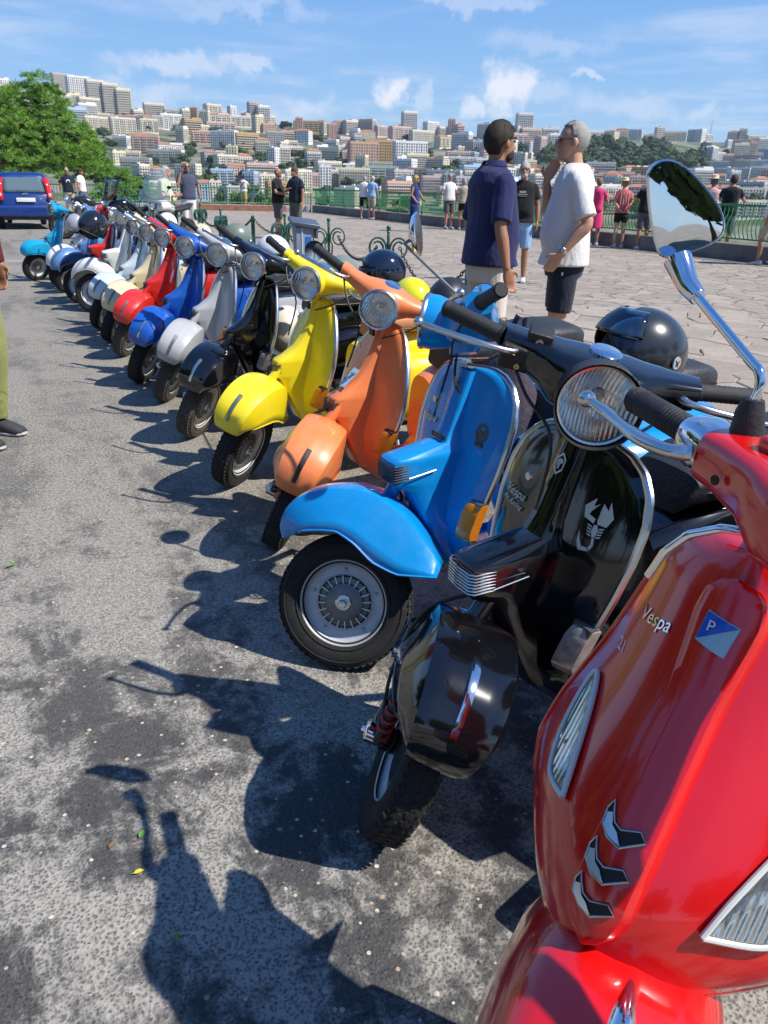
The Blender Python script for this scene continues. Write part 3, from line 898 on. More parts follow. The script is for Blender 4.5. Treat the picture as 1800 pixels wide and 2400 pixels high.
def steerM(deg): return Matrix.Translation(AXP) @ Matrix.Rotation(R(deg), 4, AXD) @ Matrix.Translation(-AXP)


TR = 0.208


def g_tyre():
    g = G()
    prof = [(.128, -.030), (.140, -.038), (.158, -.044), (.180, -.046), (.198, -.042), (.208, -.034), (.2125, -.018), (.2135, 0), (.2125, .018), (.208, .034), (.198, .042), (.180, .046), (.158, .044), (.140, .038), (.128, .030)]
    g.lathe(prof, 64)
    n = 54
    for k in range(n):
        a = 2*math.pi*k/n
        for (h, tw, off, wd) in ((-.0315, .5, .5, .013), (-.0125, -.5, 0, .015), (.0125, .5, .5, .015), (.0315, -.5, 0, .013)):
            aa = a+off*2*math.pi/n; rr = .2135 if abs(h) < .02 else .2085
            M = Matrix.Rotation(-aa, 4, 'Y') @ Matrix.Translation((rr-.001, h, 0)) @ Matrix.Rotation(tw, 4, 'X') @ Matrix.Rotation(0 if abs(h) < .02 else -.55*math.copysign(1, h), 4, 'Z')
            g.box((0, 0, 0), (.0055, wd, .019), M)
    for (rr, yy) in ((.150, .0437), (.190, .0463)):   # moulding rings on the sidewall
        g.lathe([(rr-.002, yy-.001), (rr-.001, yy+.0014), (rr+.001, yy+.0014), (rr+.002, yy-.001)], 48)
    return g


def g_rim():
    g = G().lathe([(.128, -.034), (.133, -.036), (.137, -.030), (.128, -.020), (.112, -.012), (.112, .004), (.122, .012), (.128, .020), (.131, .030), (.136, .0365), (.1395, .0375), (.141, .035), (.138, .031)], 56)
    g.lathe([(.131, .028), (.126, .020), (.118, .015), (.100, .013), (.090, .016), (.086, .014), (.084, .004), (.03, 0)], 56)
    return g


def g_drum():
    g = G().lathe([(.083, -.02), (.083, .010), (.080, .016), (.064, .019), (.060, .026), (.05, .029), (.018, .030), (.0, .030)], 40)
    return g


def g_fins():
    g = G()
    for k in range(20):
        g.box((.073, .018, 0), (.026, .014, .0034), Matrix.Rotation(2*math.pi*k/20, 4, 'Y'))
    return g


def g_nut():
    g = G().lathe([(.026, .029), (.026, .036), (.022, .038), (.0, .038)], 24)
    g.lathe([(.015, .036), (.015, .050), (.012, .054), (0, .055)], 6); return g


def wheel(parent, M, tyre=RUB, rim=RIMG, name='front_wheel'):
    w = cobj('drum', name, g_drum, DRUM, parent, M)
    cobj('tyre', 'tyre', g_tyre, tyre, w, ang=35)
    cobj('rim', 'rim', g_rim, rim, w)
    cobj('fins', 'cooling_fins', g_fins, ALU, w)
    cobj('nut', 'hub_nut', g_nut, ALUD, w, ang=25)
    for k in range(5):
        a = 2*math.pi*(k+.3)/5
        cobj('bolt', 'wheel_nut', lambda: G().lathe([(.0055, 0), (.0055, .006), (.003, .009), (0, .0095)], 8), ALU, w, Matrix.Translation((.105*math.cos(a), .013, .105*math.sin(a))))
    return w


FC = {'px': dict(c=[(.178, .408), (.182, .455), (.155, .512), (.095, .555), (.01, .572), (-.09, .563), (-.175, .515), (-.25, .43), (-.305, .33)],
                 e=[(.115, .432), (.108, .438), (.085, .442), (.04, .444), (-.01, .440), (-.06, .405), (-.11, .350), (-.18, .312), (-.295, .300)],
                 w=[.088, .104, .117, .127, .131, .131, .127, .12, .104], ex=3.4),
      'small': dict(c=[(.200, .405), (.205, .45), (.180, .515), (.12, .562), (.03, .585), (-.07, .578), (-.155, .54), (-.205, .46), (-.235, .38)],
                    e=[(.138, .432), (.130, .436), (.105, .442), (.06, .440), (0, .430), (-.06, .402), (-.12, .36), (-.17, .34), (-.225, .335)],
                    w=[.084, .100, .112, .120, .124, .122, .115, .105, .092], ex=2.9)}
FC['round'] = dict(c=[(.245, .36), (.228, .45), (.175, .525), (.10, .572), (0, .59), (-.10, .572), (-.20, .51), (-.28, .41), (-.33, .31)],
                   e=[(.245, .36), (.20, .375), (.14, .42), (.06, .445), (0, .45), (-.07, .43), (-.15, .37), (-.22, .31), (-.32, .285)],
                   w=[.02, .075, .10, .112, .116, .116, .112, .106, .09], ex=2.3)


def edge_curve(v, N):
    E = np.asarray(FC[v]['e'], float)
    if v == 'round': return cat_interp(E, N)
    t = np.linspace(0, len(E)-1, N); L = np.stack([np.interp(t, np.arange(len(E)), E[:, k]) for k in (0, 1)], 1)
    return L*.75+cat_interp(E, N)*.25


def g_fender(v):
    f = FC[v]; N = 34
    C = cat_interp(f['c'], N); Eg = edge_curve(v, N); Wd = cat_interp([[w] for w in f['w']], N)[:, 0]
    rows = []
    for i in range(N):
        row = []
        for j in range(25):
            t = -1+2*j/24; a = abs(t)*math.pi/2
            if v == 'round':
                y = math.sin(a)**(2/f['ex']) if a > 0 else 0; q = 1-math.cos(a)**(2/f['ex']) if a < math.pi/2-1e-6 else 1
            else:      # soft roof, crease, plane flank
                y = float(np.interp(abs(t), [0, .42, .60, .665, .70, .74, .86, 1], [0, .40, .60, .68, .715, .745, .87, 1.0]))
                q = float(np.interp(abs(t), [0, .42, .60, .665, .70, .74, .86, 1], [0, .025, .060, .085, .125, .20, .58, 1.0]))
            # flatter roof with a soft crown
            row.append((C[i, 0]+(Eg[i, 0]-C[i, 0])*q, math.copysign(Wd[i]*y, t), C[i, 1]+(Eg[i, 1]-C[i, 1])*q))
        rows.append(row)
    return G().grid(rows)


def g_fender_hem(v):
    f = FC[v]; N = 34
    Eg = edge_curve(v, N); Wd = cat_interp([[w] for w in f['w']], N)[:, 0]
    g = G()
    for s in (-1, 1): g.tube([(Eg[i, 0], s*Wd[i], Eg[i, 1]) for i in range(N)], .0038, 6)
    return g


def fender_pt(v, s, off=0.0):
    C = cat_interp(FC[v]['c'], 60); i = s*59; a = int(i); a = min(a, 58); f = i-a
    p = C[a]*(1-f)+C[a+1]*f; d = C[a+1]-C[a]; n = np.array([d[1], -d[0]]); n = n/np.linalg.norm(n)
    if n[1] < 0: n = -n
    p = p+n*off; return p, n, d/np.linalg.norm(d)


def g_crest(v, s0, s1, w, h):
    rows = []
    for k in range(9):
        s = s0+(s1-s0)*k/8; p, n, d = fender_pt(v, s)
        hh = h*(0.35+0.65*math.sin(math.pi*min(1, (8-k)/8*.95+.05)**.6)); ww = w*(.8+.2*k/8)
        rows.append([(p[0]-n[0]*.004, -ww, p[1]-n[1]*.004), (p[0]+n[0]*hh, -ww*.7, p[1]+n[1]*hh), (p[0]+n[0]*hh*1.1, 0, p[1]+n[1]*hh*1.1), (p[0]+n[0]*hh, ww*.7, p[1]+n[1]*hh), (p[0]-n[0]*.004, ww, p[1]-n[1]*.004)])
    return G().grid(rows, cap=True)


# legshield outlines: height -> half width, and the lean of the sheet
SHW = {'px': [(.255, 0.121), (.30, 0.147), (.36, 0.160), (.43, 0.176), (.52, 0.193), (.62, 0.213), (.71, 0.225), (.78, 0.223), (.835, 0.204), (.87, 0.171), (.89, 0.129), (.90, 0.072), (.902, 0.000)],
       'small': [(.255, 0.153), (.30, 0.181), (.36, 0.191), (.43, 0.200), (.50, 0.225), (.57, 0.244), (.64, 0.244), (.71, 0.223), (.77, 0.191), (.82, 0.153), (.865, 0.107), (.89, 0.065), (.902, 0.000)]}
SHX = [(.24, -.45), (.255, -.41), (.28, -.36), (.32, -.325), (.38, -.305), (.46, -.308), (.56, -.327), (.68, -.357), (.80, -.390), (.92, -.425)]


def shx(z): return float(np.interp(z, [a for a, b in SHX], [b for a, b in SHX]))


def shw(v, z): return float(np.interp(z, [a for a, b in SHW[v]], [b for a, b in SHW[v]]))


def shp(v, y, z, off=0.0):
    """point on the front of the legshield"""
    w = max(shw(v, z), .02); u = min(1.0, abs(y)/w)
    x = shx(z) + .020*math.exp(-(y/.055)**2) - .022*u**6
    return Vector((x+off, y, z))


def g_shield(v):
    rows = []; zs = list(np.linspace(.255, .80, 20))+list(.80+.1018*np.sin(np.linspace(.08, 1, 12)*math.pi/2))
    for z in zs:
        w = shw(v, z); rows.append([shp(v, t*w, z) for t in np.sin(np.linspace(-1, 1, 27)*math.pi/2)])
    return G().grid(rows)


def g_trim(v):
    zs = list(np.linspace(.255, .80, 26))+list(.80+.1018*np.sin(np.linspace(.05, .985, 14)*math.pi/2))
    pts = [shp(v, -shw(v, z), z) for z in zs] + [shp(v, 0, .9025)] + [shp(v, shw(v, z), z) for z in zs[::-1]]
    C = cat_interp([p[:] for p in pts], 90)
    return G().tube([tuple(c) for c in C], .0095, 8)


NOSE = {'px': [(-.385, .893, .030, .034, .893), (-.350, .80, .032, .036, .80), (-.325, .725, .034, .040, .72), (-.305, .690, .040, .048, .69), (-.155, .660, .047, .060, .67), (-.140, .655, .048, .062, .655),
               (-.134, .648, .048, .062, .645), (-.128, .588, .046, .062, .58), (-.136, .580, .045, .062, .565), (-.19, .555, .045, .062, .53), (-.23, .48, .05, .066, .48), (-.26, .41, .06, .08, .41), (-.295, .33, .08, .10, .34)],
        'small': [(-.388, .893, .022, .028, .893), (-.355, .80, .024, .032, .80), (-.322, .735, .027, .037, .735), (-.285, .685, .031, .045, .69), (-.225, .638, .036, .055, .65), (-.188, .622, .038, .060, .63),
                  (-.182, .614, .038, .060, .61), (-.172, .552, .036, .060, .55), (-.178, .544, .036, .060, .54), (-.205, .530, .036, .060, .51), (-.24, .46, .045, .065, .46), (-.265, .40, .06, .08, .40), (-.295, .33, .08, .11, .34)]}


def g_nose(v):
    rows = []
    for (x, z, h, hr, zr) in NOSE[v]:
        a, b = shp(v, -hr, zr, -.003), shp(v, hr, zr, -.003)
        A, B = Vector((x, -h, z)), Vector((x, h, z)); C = Vector((x+.006, 0, z+.003)) if v == 'px' else Vector((x+.012, 0, z+.002))
        row = [a, a.lerp(A, .5), a.lerp(A, .88), A+(C-A)*.12, A+(C-A)*.5, C, B+(C-B)*.5, B+(C-B)*.12, b.lerp(B, .88), b.lerp(B, .5), b]
        rows.append(row)
    return G().grid(rows)


def g_grill(v, chrome):
    g = G(); n = 7 if v == 'px' else 6
    (z0, z1, x, w) = (.646, .592, -.129, .047) if v == 'px' else (.608, .558, -.174, .036)
    for k in range(n):
        z = z0+(z1-z0)*(k+.5)/n
        pts = [(x-.055, -w-.002, z+.001), (x-.004, -w-.002, z), (x+.006, -w*.85, z), (x+.010, 0, z), (x+.006, w*.85, z), (x-.004, w+.002, z), (x-.055, w+.002, z+.001)]
        if v != 'px': pts = [(p[0]+.004, p[1], p[2]) for p in pts]
        g.tube(pts, .0024, 5, sq=1.0)
    return g


def g_indicator(v, s):
    z0, z1 = (.43, .545) if v == 'px' else (.435, .535)
    g = G(); rows = []
    for k in range(7):
        z = z0+(z1-z0)*k/6; w = shw(v, z); p = shp(v, s*(w-.035), z); pr = .030 if 0 < k < 6 else .020
        q = shp(v, s*(w-.002), z)
        rows.append([p+Vector((-.002, 0, 0)), p+Vector((pr, 0, 0)), p.lerp(q, .5)+Vector((pr*1.05, s*.006, 0)), q+Vector((pr*.8, s*.012, 0)), q+Vector((-.006, s*.014, 0))])
    return g.grid(rows, cap=True)


def g_ind_case(v, s):
    z0, z1 = (.424, .551) if v == 'px' else (.429, .541)
    g = G(); zm = (z0+z1)/2; w = shw(v, zm); p = shp(v, s*(w-.018), zm); pt = shp(v, s*(w-.018), z1); pb = shp(v, s*(w-.018), z0)
    rows = []
    for q in (pb, pb.lerp(pt, .5)+(p-pb.lerp(pt, .5)), pt):
        ww = shw(v, q.z)-.018; y = s*ww
        rows.append([(q.x-.006, y-.025, q.z), (q.x+.012, y-.025, q.z), (q.x+.012, y+.027, q.z), (q.x-.012, y+.027, q.z)])
    return g.grid(rows, cv=True, cap=True)


# ---- headset (steered)
HS = (-.392, .988)


def g_headset(kind):
    g = G(); x0, z0 = HS; rows = []
    if kind == 'px':
        prof = [(0, .080, .060, .005, -.002), (.05, .078, .060, .005, -.002), (.085, .072, .055, .002, .0), (.115, .056, .045, -.012, .008), (.15, .045, .036, -.02, .014), (.205, .036, .030, -.03, .02)]
        ex = 3.6
    else:
        prof = [(0, .074, .066, .0, 0), (.035, .070, .064, .0, 0), (.065, .060, .052, -.004, .004), (.10, .045, .036, -.012, .010), (.15, .034, .028, -.024, .016), (.17, .033, .027, -.029, .019), (.172, .036, .030, -.029, .019), (.205, .0335, .028, -.036, .022)]
        ex = 2.5
    P = [(-p[0],)+p[1:] for p in prof[::-1] if p[0] > 0]+prof
    for (y, a, b, dx, dz) in P:
        c = (x0+dx, y, z0+dz); rows.append((c, (a, 0, 0), (0, 0, b), ex))
    g.loft(rows, 28)
    # neck down onto the column
    g.loft([((x0-.0, 0, z0-.02), (.075, 0, 0), (0, .055, 0), 2.4), ((x0+.015, 0, z0-.06), (.052, 0, 0), (0, .042, 0), 2.2), ((x0+.028, 0, z0-.088), (.040, 0, 0), (0, .036, 0), 2)], 24)
    # lamp housing
    hr = .078 if kind == 'px' else .072
    M = lampM(kind)
    g.lathe([(0.03, -.11), (.052, -.095), (hr*.86, -.05), (hr, -.006), (hr, .022)], 36, 'x', M)
    return g


def lampM(k='small'): return Matrix.Translation((HS[0]+(.112 if k == 'px' else .100), 0, HS[1]+.006)) @ Matrix.Rotation(R(-12), 4, 'Y')


def g_ring(kind):
    r = .080 if kind == 'px' else .074
    return G().lathe([(r-.002, .018), (r+.001, .022), (r+.001, .029), (r-.003, .033), (r-.007, .031), (r-.008, .024)], 48, 'x')


def g_lens(kind):
    r = .073 if kind == 'px' else .067
    return G().lathe([(r, .026), (r*.9, .032), (r*.6, .039), (r*.3, .0425), (0, .0435)], 40, 'x')


def g_refl(kind):
    r = .072 if kind == 'px' else .066
    rows = []
    for k in range(9):
        q = k/8; rows.append((r*(1-q)+.009*q, .024-.052*math.sin(q*math.pi/2)))
    g = G().lathe(rows, 36, 'x')
    return g


def g_bulb():
    return G().lathe([(0, .012), (.006, .010), (.009, .0), (.008, -.014), (.012, -.02), (.012, -.03)], 14, 'x').box((.014, 0, 0), (.003, .03, .012))


def g_grip(s, fat=1.0):
    g = G(); a = Vector((HS[0]-.036, s*.205, HS[1]+.022)); d = Vector((-.055, s*.14, .004)); L = d.length; d.normalize()
    pts = []; rr = []
    for k in range(26):
        q = k/25; pts.append(a+d*(L*q*1.0)); r = .0175+.0012*(k % 2)
        if k < 2: r = .021
        if k > 23: r = .020 if k == 24 else .016
        rr.append(r*fat)
    return g.tube(pts, rr, 16)


def g_lever(s):
    a = Vector((HS[0]-.0, s*.165, HS[1]+.018))
    pts = [a, a+Vector((.030, s*.02, .004)), a+Vector((.040, s*.07, .006)), a+Vector((.030, s*.13, .004)), a+Vector((.014, s*.19, 0)), a+Vector((.006, s*.215, -.001))]
    C = cat_interp([p[:] for p in pts], 16)
    g = G().tube([tuple(c) for c in C], [.009]*3+[.0075]*6+[.0065]*4+[.006]*3, 10)
    e = pts[-1]; g.ell((e.x-.001, e.y+s*.004, e.z), (.0115, .0115, .0115), 12, 8)
    return g


def g_fork():
    g = G()
    g.tube([(0, -.03, .215), (0, -.075, .215)], [.030, .030], 14)
    g.tube([(0, -.078, .215), (-.03, -.086, .232), (-.085, -.08, .262), (-.115, -.05, .285)], [.024, .022, .02, .022], 10)
    C = cat_interp([(-.115, -.05, .285), (-.12, -.07, .34), (-.115, -.06, .42), (-.13, -.02, .50), (-.165, 0, .56), (-.21, 0, .62)], 12)
    g.tube([tuple(c) for c in C], .022, 12)
    return g


def g_damper():
    g = G().tube([(.035, -.085, .235), (-.045, -.085, .43)], .013, 10)
    return g


def g_spring():
    pts = []
    for k in range(90):
        q = k/89; a = q*2*math.pi*8
        b = Vector((.028, -.085, .255)).lerp(Vector((-.04, -.085, .42)), q)
        pts.append(b+Vector((.016*math.cos(a), .016*math.sin(a), 0)))
    return G().tube(pts, .0038, 5)


def g_cap():
    return G().tube([(0, -.070, .215), (0, -.112, .215), (0, -.118, .215)], [.026, .026, .018], 20).tube([(0, -.117, .215), (0, -.126, .215)], [.009, .008], 8)


# ---- rear body
def g_floor(v):
    w = .19 if v == 'px' else .175; rows = []
    for (x, k, z) in ((-.40, .9, .262), (-.43, .98, .250), (-.50, 1.08, .245), (-.70, 1.12, .245), (-.80, 1.05, .25)):
        ww = w*k; rows.append([(x, -ww, z+.022), (x, -ww*.96, z), (x, -.06, z), (x, -.045, z+.03), (x, 0, z+.04), (x, .045, z+.03), (x, .06, z), (x, ww*.96, z), (x, ww, z+.022)])
    return G().grid(rows)


def g_frame(v):
    s = 1.0 if v == 'px' else .86; g = G()
    secs = [(-.60, .52, .10, .14), (-.66, .52, .125, .17), (-.78, .53, .14, .20), (-.95, .54, .15, .21), (-1.12, .55, .15, .20), (-1.28, .55, .145, .19), (-1.42, .52, .125, .175), (-1.50, .49, .10, .14), (-1.53, .47, .05, .09)]
    g.loft([((x, 0, z), (0, w*s, 0), (0, 0, h), 2.8) for x, z, w, h in secs], 28)
    g.loft([((-.60, 0, .30), (0, .12*s, 0), (0, 0, .05), 2.5), ((-.68, 0, .36), (0, .13*s, 0), (0, 0, .10), 2.5), ((-.80, 0, .42), (0, .12*s, 0), (0, 0, .12), 2.5)], 20)
    return g


def g_cowl(v, s):
    k = 1.0 if v == 'px' else .80; dz = 0 if v == 'px' else -.03; g = G()
    secs = [(-.62, .44, .125, .02, .05), (-.66, .455, .14, .055, .125), (-.74, .47, .15, .095, .175), (-.86, .485, .155, .125, .195), (-1.02, .49, .155, .138, .195), (-1.18, .49, .15, .13, .185), (-1.33, .48, .14, .10, .16), (-1.44, .47, .12, .06, .115), (-1.49, .46, .11, .02, .05)]
    return g.loft([((x, s*y*k, z+dz), (0, w*k, 0), (0, 0, h*(.9 if dz else 1)), 2.5) for x, z, y, w, h in secs], 28)


def g_seat(v):
    secs = [(-.665, .715, .07, .022), (-.69, .755, .10, .040), (-.78, .775, .122, .050), (-.92, .778, .130, .052), (-1.02, .785, .130, .055), (-1.15, .80, .128, .060), (-1.30, .80, .12, .056), (-1.37, .79, .10, .045), (-1.395, .78, .07, .025)]
    return G().loft([((x, 0, z), (0, w, 0), (0, 0, h), 3.2) for x, z, w, h in secs], 26)


def g_seat_piping():
    g = G()
    for z in (-.012, ):
        pts = []
        for x, y in ((-.70, 0), (-.70, .09), (-.78, .124), (-.92, .132), (-1.15, .13), (-1.30, .122), (-1.38, .09), (-1.385, 0)): pts.append((x, y, .772+z+(.016 if x < -1.1 else 0)))
        pts += [(p[0], -p[1], p[2]) for p in pts[::-1]]
        g.tube([tuple(c) for c in cat_interp(pts, 50)], .004, 5)
    return g


def g_engine():
    g = G().box((-1.16, -.10, .24), (.30, .12, .16), bev=.02).box((-1.06, .03, .22), (.22, .08, .10), bev=.02)
    g.tube([(-.98, -.06, .22), (-1.0, -.14, .17), (-1.3, -.15, .17), (-1.45, -.13, .19)], [.025, .045, .045, .03], 12)
    return g


def g_stand():
    return G().tube([(-.84, .05, .24), (-.80, .20, .07), (-.79, .24, .045)], .012, 8).tube([(-.86, -.06, .22), (-.86, .06, .22)], .012, 8)


def g_rack():
    g = G()
    for y in (-.09, -.03, .03, .09): g.tube([(-1.38, y, .87), (-1.62, y, .875), (-1.66, y, .89)], .008, 6)
    for x in (-1.40, -1.52, -1.63): g.tube([(x, -.11, .872), (x, .11, .872)], .007, 6)
    g.tube([(-1.36, -.08, .86), (-1.42, -.08, .66)], .009, 6).tube([(-1.36, .08, .86), (-1.42, .08, .66)], .009, 6)
    return g


def g_tail(): return G().box((-1.535, 0, .56), (.05, .09, .06), bev=.012)


def g_mirror_round():
    return None


def mirror(parent, base, tip, n, r=.055, M=None, chrome=True, dark=True):
    """round mirror on a stalk; base, tip in the scooter's steered frame"""
    b, t = Vector(base), Vector(tip)
    g = G().tube([b, b.lerp(t, .5)+Vector((0, 0, .02)), t], .0052, 8)
    st = obj('mirror_stalk', g, ALUD if chrome else BLKP, parent, M)
    q = Vector(n).normalized().to_track_quat('X', 'Z').to_matrix().to_4x4()
    hM = Matrix.Translation(t) @ q
    obj('mirror_shell', G().lathe([(0, -.022), (r*.5, -.019), (r*.9, -.010), (r, .0), (r, .004)], 28, 'x'), BLKP if dark else CHROME, st, hM)
    obj('mirror_glass', G().lathe([(r*.96, .003), (0, .004)], 28, 'x'), CHROME, st, hM)
    return st


def contact_local(steer, lean=0, rad=TR):
    M = Matrix.Rotation(R(lean), 4, 'X') @ steerM(steer); c = M @ Vector((0, 0, TR)); n = (M.to_3x3() @ Vector((0, 1, 0)))
    d = Vector((0, 0, -1)); d = (d-n*d.dot(n)).normalized(); return c+d*rad


def scooter(label, px, py, head=-150, steer=50, v='small', col='paint', fend=None, hsk=None, seat=SEATB, tyre=RUB, rim=RIMG, crest=STEELG, trim=ALUD,
            ind=ORNG, group='vintage scooters parked in a row', dz=0.0, rack=False, grill=BLKP, name='scooter', shieldm=None, nosem=None, headm=None, cowlm=None, lean=-6, hroll=0, gripm=GRIP, fv=None, pos=None, grillbg=None):
    P = MATS[col] if isinstance(col, str) else col
    h = R(head); g0 = Vector(pos) if pos else gnd(px, py-(14 if py > 900 else 5)); c = contact_local(steer, lean)
    Rz = Matrix.Rotation(h, 3, 'Z'); o = g0-Rz @ c
    e = empty(name, (o.x, o.y, -c.z+.0), h, label, 'scooter', group)
    if lean: e.rotation_euler = (R(lean), 0, h)
    SM = steerM(steer); hs = hsk or v; fv = fv or v
    wheel(e, SM @ Matrix.Translation((0, 0, TR)) @ Matrix.Scale(TR/.215, 4), tyre, rim)
    cobj(('fender', fv), 'front_fender', lambda: g_fender(fv), fend or P, e, SM, 30, .003)
    cobj(('hem', fv), 'fender_edge', lambda: g_fender_hem(fv), fend or P, e, SM)
    if crest is not None:
        cobj(('crest', fv), 'fender_badge', lambda: g_crest(fv, *((.22, .47, .013, .010) if fv == 'px' else (.15, .38, .012, .009))), crest, e, SM)
    cobj('fork', 'fork', g_fork, fend or P, e, SM)
    cobj('damper', 'shock_absorber', g_damper, BLKP, e, SM)
    cobj('spring', 'spring', g_spring, REDS if v == 'px' and col == 'p_black' else STEELG, e, SM)
    cobj('cap', 'axle_cap', g_cap, CHROME if v == 'px' else ALU, e, SM)
    sh = cobj(('sh', v), 'legshield', lambda: g_shield(v), shieldm or P, e, None, 30, .004)
    cobj(('trim', v), 'shield_trim', lambda: g_trim(v), trim, e)
    ns = cobj(('nose', v), 'nose_cover', lambda: g_nose(v), nosem or P, e, None, 32)
    cobj(('grill', v), 'horn_grille', lambda: g_grill(v, 0), grill, ns)
    if v == 'small': cobj('sbadge', 'shield_badge', lambda: G().box((-.345, 0, .868), (.012, .034, .028), bev=.003), BLKP, ns)
    if ind is not None:
        for s in ((1, -1) if v == 'px' else (1,)):
            ic = cobj(('ic', v, s), 'indicator_housing', lambda: g_ind_case(v, s), BLKP if v == 'small' else STEELG, e)
            cobj(('in', v, s), 'indicator_lens', lambda: g_indicator(v, s), ind, ic, ang=35)
    H = headm or P; SM0 = SM; SM = SM @ Matrix.Translation((-.012, 0, .040)) if hs == 'px' else SM
    if hroll: SM = SM @ Matrix.Translation((HS[0], 0, HS[1])) @ Matrix.Rotation(R(hroll), 4, 'X') @ Matrix.Translation((-HS[0], 0, -HS[1]))
    hd = cobj(('hs', hs), 'headset', lambda: g_headset(hs), H, e, SM, 38)
    LM = lampM(hs); lp = cobj(('rf', hs), 'headlamp_reflector', lambda: g_refl(hs), REFL, e, SM @ LM)
    cobj(('ln', hs), 'lens', lambda: g_lens(hs), LENS, lp); cobj('bulb', 'bulb', g_bulb, ALU, lp)
    cobj(('rg', hs), 'headlamp_rim', lambda: g_ring(hs), ALUD, lp)
    cobj(('cbl', hs), 'brake_cable', lambda: G().tube([tuple(c) for c in cat_interp([(HS[0]-.01, -.19, HS[1]+.01), (HS[0]+.05, -.13, HS[1]-.05), (HS[0]+.075, -.05, HS[1]-.12), (-.27, -.03, .72)], 16)], .0038, 6).tube([tuple(c) for c in cat_interp([(HS[0]-.01, .19, HS[1]+.01), (HS[0]+.045, .12, HS[1]-.06), (HS[0]+.06, .045, HS[1]-.12)], 12)], .0035, 6), BLKP, e, SM)
    cobj('wcable', 'wheel_cable', lambda: G().tube([tuple(c) for c in cat_interp([(-.17, -.03, .57), (-.165, -.105, .47), (-.10, -.115, .33), (-.03, -.09, .24)], 14)], .0045, 6), BLKP, e, SM0)
    cobj(('lk', hs), 'steering_lock', lambda: G().lathe([(0, .006), (.009, .005), (.011, 0)], 14, 'x', c=(shx(.62)+.018, -.055, .80)), ALU, sh)
    cobj(('sp', hs), 'speedometer', lambda: G().lathe([(0, .006), (.030, .006), (.034, .003), (.034, -.02)], 24, 'z', c=(HS[0]-.01, 0, HS[1]+.060)), CHROME, hd)
    for s in (1, -1):
        cobj(('gr', s), 'grip', lambda: g_grip(s), gripm, e, SM)
        cobj(('lv', s), 'lever', lambda: g_lever(s), ALUD, e, SM)
    cobj(('fl', v), 'floorboard', lambda: g_floor(v), P, e, None, 40, .004)
    cobj(('fr', v), 'body_frame', lambda: g_frame(v), cowlm or P, e)
    for s in (1, -1): cobj(('cw', v, s), 'side_cowl', lambda: g_cowl(v, s), cowlm or P, e)
    st = cobj(('seat', v), 'seat', lambda: g_seat(v), seat, e)
    cobj('piping', 'seat_piping', g_seat_piping, BLKP, st)
    cobj('engine', 'engine', g_engine, ENG, e); cobj('stand', 'centre_stand', g_stand, STEELG, e)
    cobj('tail', 'tail_lamp', g_tail, REDL, e)
    wheel(e, Matrix.Translation((-1.235 if v == 'px' else -1.18, 0, TR+c.z+.004)), tyre, rim, 'rear_wheel')
    if rack: cobj('rack', 'luggage_rack', g_rack, BLKP, e)
    return e, SM


mat('p_black', (.004, .004, .005), .12, coat=.7, spec=.5); paint('p_blue', (.001, .25, .62), .06, .26)
paint('p_orange', (.80, .22, .065), .12, .34); paint('p_yellow', (.84, .68, .010), .10, .34)
paint('p_grey', (.42, .43, .44), .08, .32); paint('p_dblue', (.005, .085, .42), .06, .3)
paint('p_red', (.62, .022, .014), .05, .3); paint('p_cream', (.66, .57, .36), .08, .35)
paint('p_pale', (.52, .61, .66), .05, .35); paint('p_white', (.76, .76, .70), .08, .35)
paint('p_navy', (.008, .02, .09), .05, .3); paint('p_lblue', (.10, .22, .45), .05, .3); paint('p_turq', (.005, .32, .55), .05, .3)
mat('p_modern_red', (.66, .006, .006), .20, coat=.8, var=.03, vscale=3, spec=.6)
SC = {}
SC['black'] = scooter('black scooter with scorpion sticker and chrome trimmed shield beside the big red one', 872, 2012, head=-153, steer=58, v='px', col='p_black', ind=CLRI, crest=CHROME, rack=True, grill=ALUD, tyre=RUB, pos=(-.005, 1.415, 0), lean=-2, hroll=9)
SC['blue'] = scooter('bright blue scooter with gear badge, front wheel turned right, between black and orange ones', 800, 1575, head=-151, steer=-42, lean=0, v='px', col='p_blue', rim=RIMG, crest=None, rack=False, grill=BLKP)
SC['orange'] = scooter('orange scooter with brownish shield between the bright blue and the yellow scooter', 645, 1283, v='small', col='p_orange', steer=52, crest=BLKP)
SC['yellow'] = scooter('yellow scooter with tan seat between the orange one and a black one', 545, 1145, v='small', col='p_yellow', steer=40, seat=SEATT)
SC['black2'] = scooter('smaller black scooter with clear indicators between the yellow and silver ones', 452, 1033, v='small', col='p_black', rim=RIMW, tyre=RUBD, ind=CLRI, crest=ALUD, steer=45)
SC['grey'] = scooter('silver grey scooter between the smaller black and the dark blue one', 385, 951, v='small', col='p_grey', rim=RIMW, tyre=RUBD, steer=54)
SC['dblue'] = scooter('deep blue scooter between the silver grey and the red one', 328, 899, v='small', col='p_dblue', crest=ALUD)
SC['red'] = scooter('small red scooter between the deep blue and the cream one', 290, 838, v='small', col='p_red', tyre=RUBD, rim=RIMW)
SC['cream'] = scooter('cream scooter half hidden between the red and the pale blue one', 262, 806, v='small', col='p_cream')
SC['pale'] = scooter('pale ice blue scooter with round lamp right of the white one with turned wheel', 243, 778, v='small', col='p_pale', ind=None, hsk='small', steer=40)
SC['white'] = scooter('white scooter with front wheel turned to the right behind the pale blue one', 222, 737, v='px', col='p_white', steer=-40, ind=None, crest=None, headm=None, fv='round')
SC['navy'] = scooter('red and navy scooter with a black helmet hanging on its handlebar', 193, 716, v='px', col='p_navy', shieldm=MATS['p_navy'], nosem=MATS['p_red'], headm=MATS['p_red'], steer=-35, crest=None, fv='round')
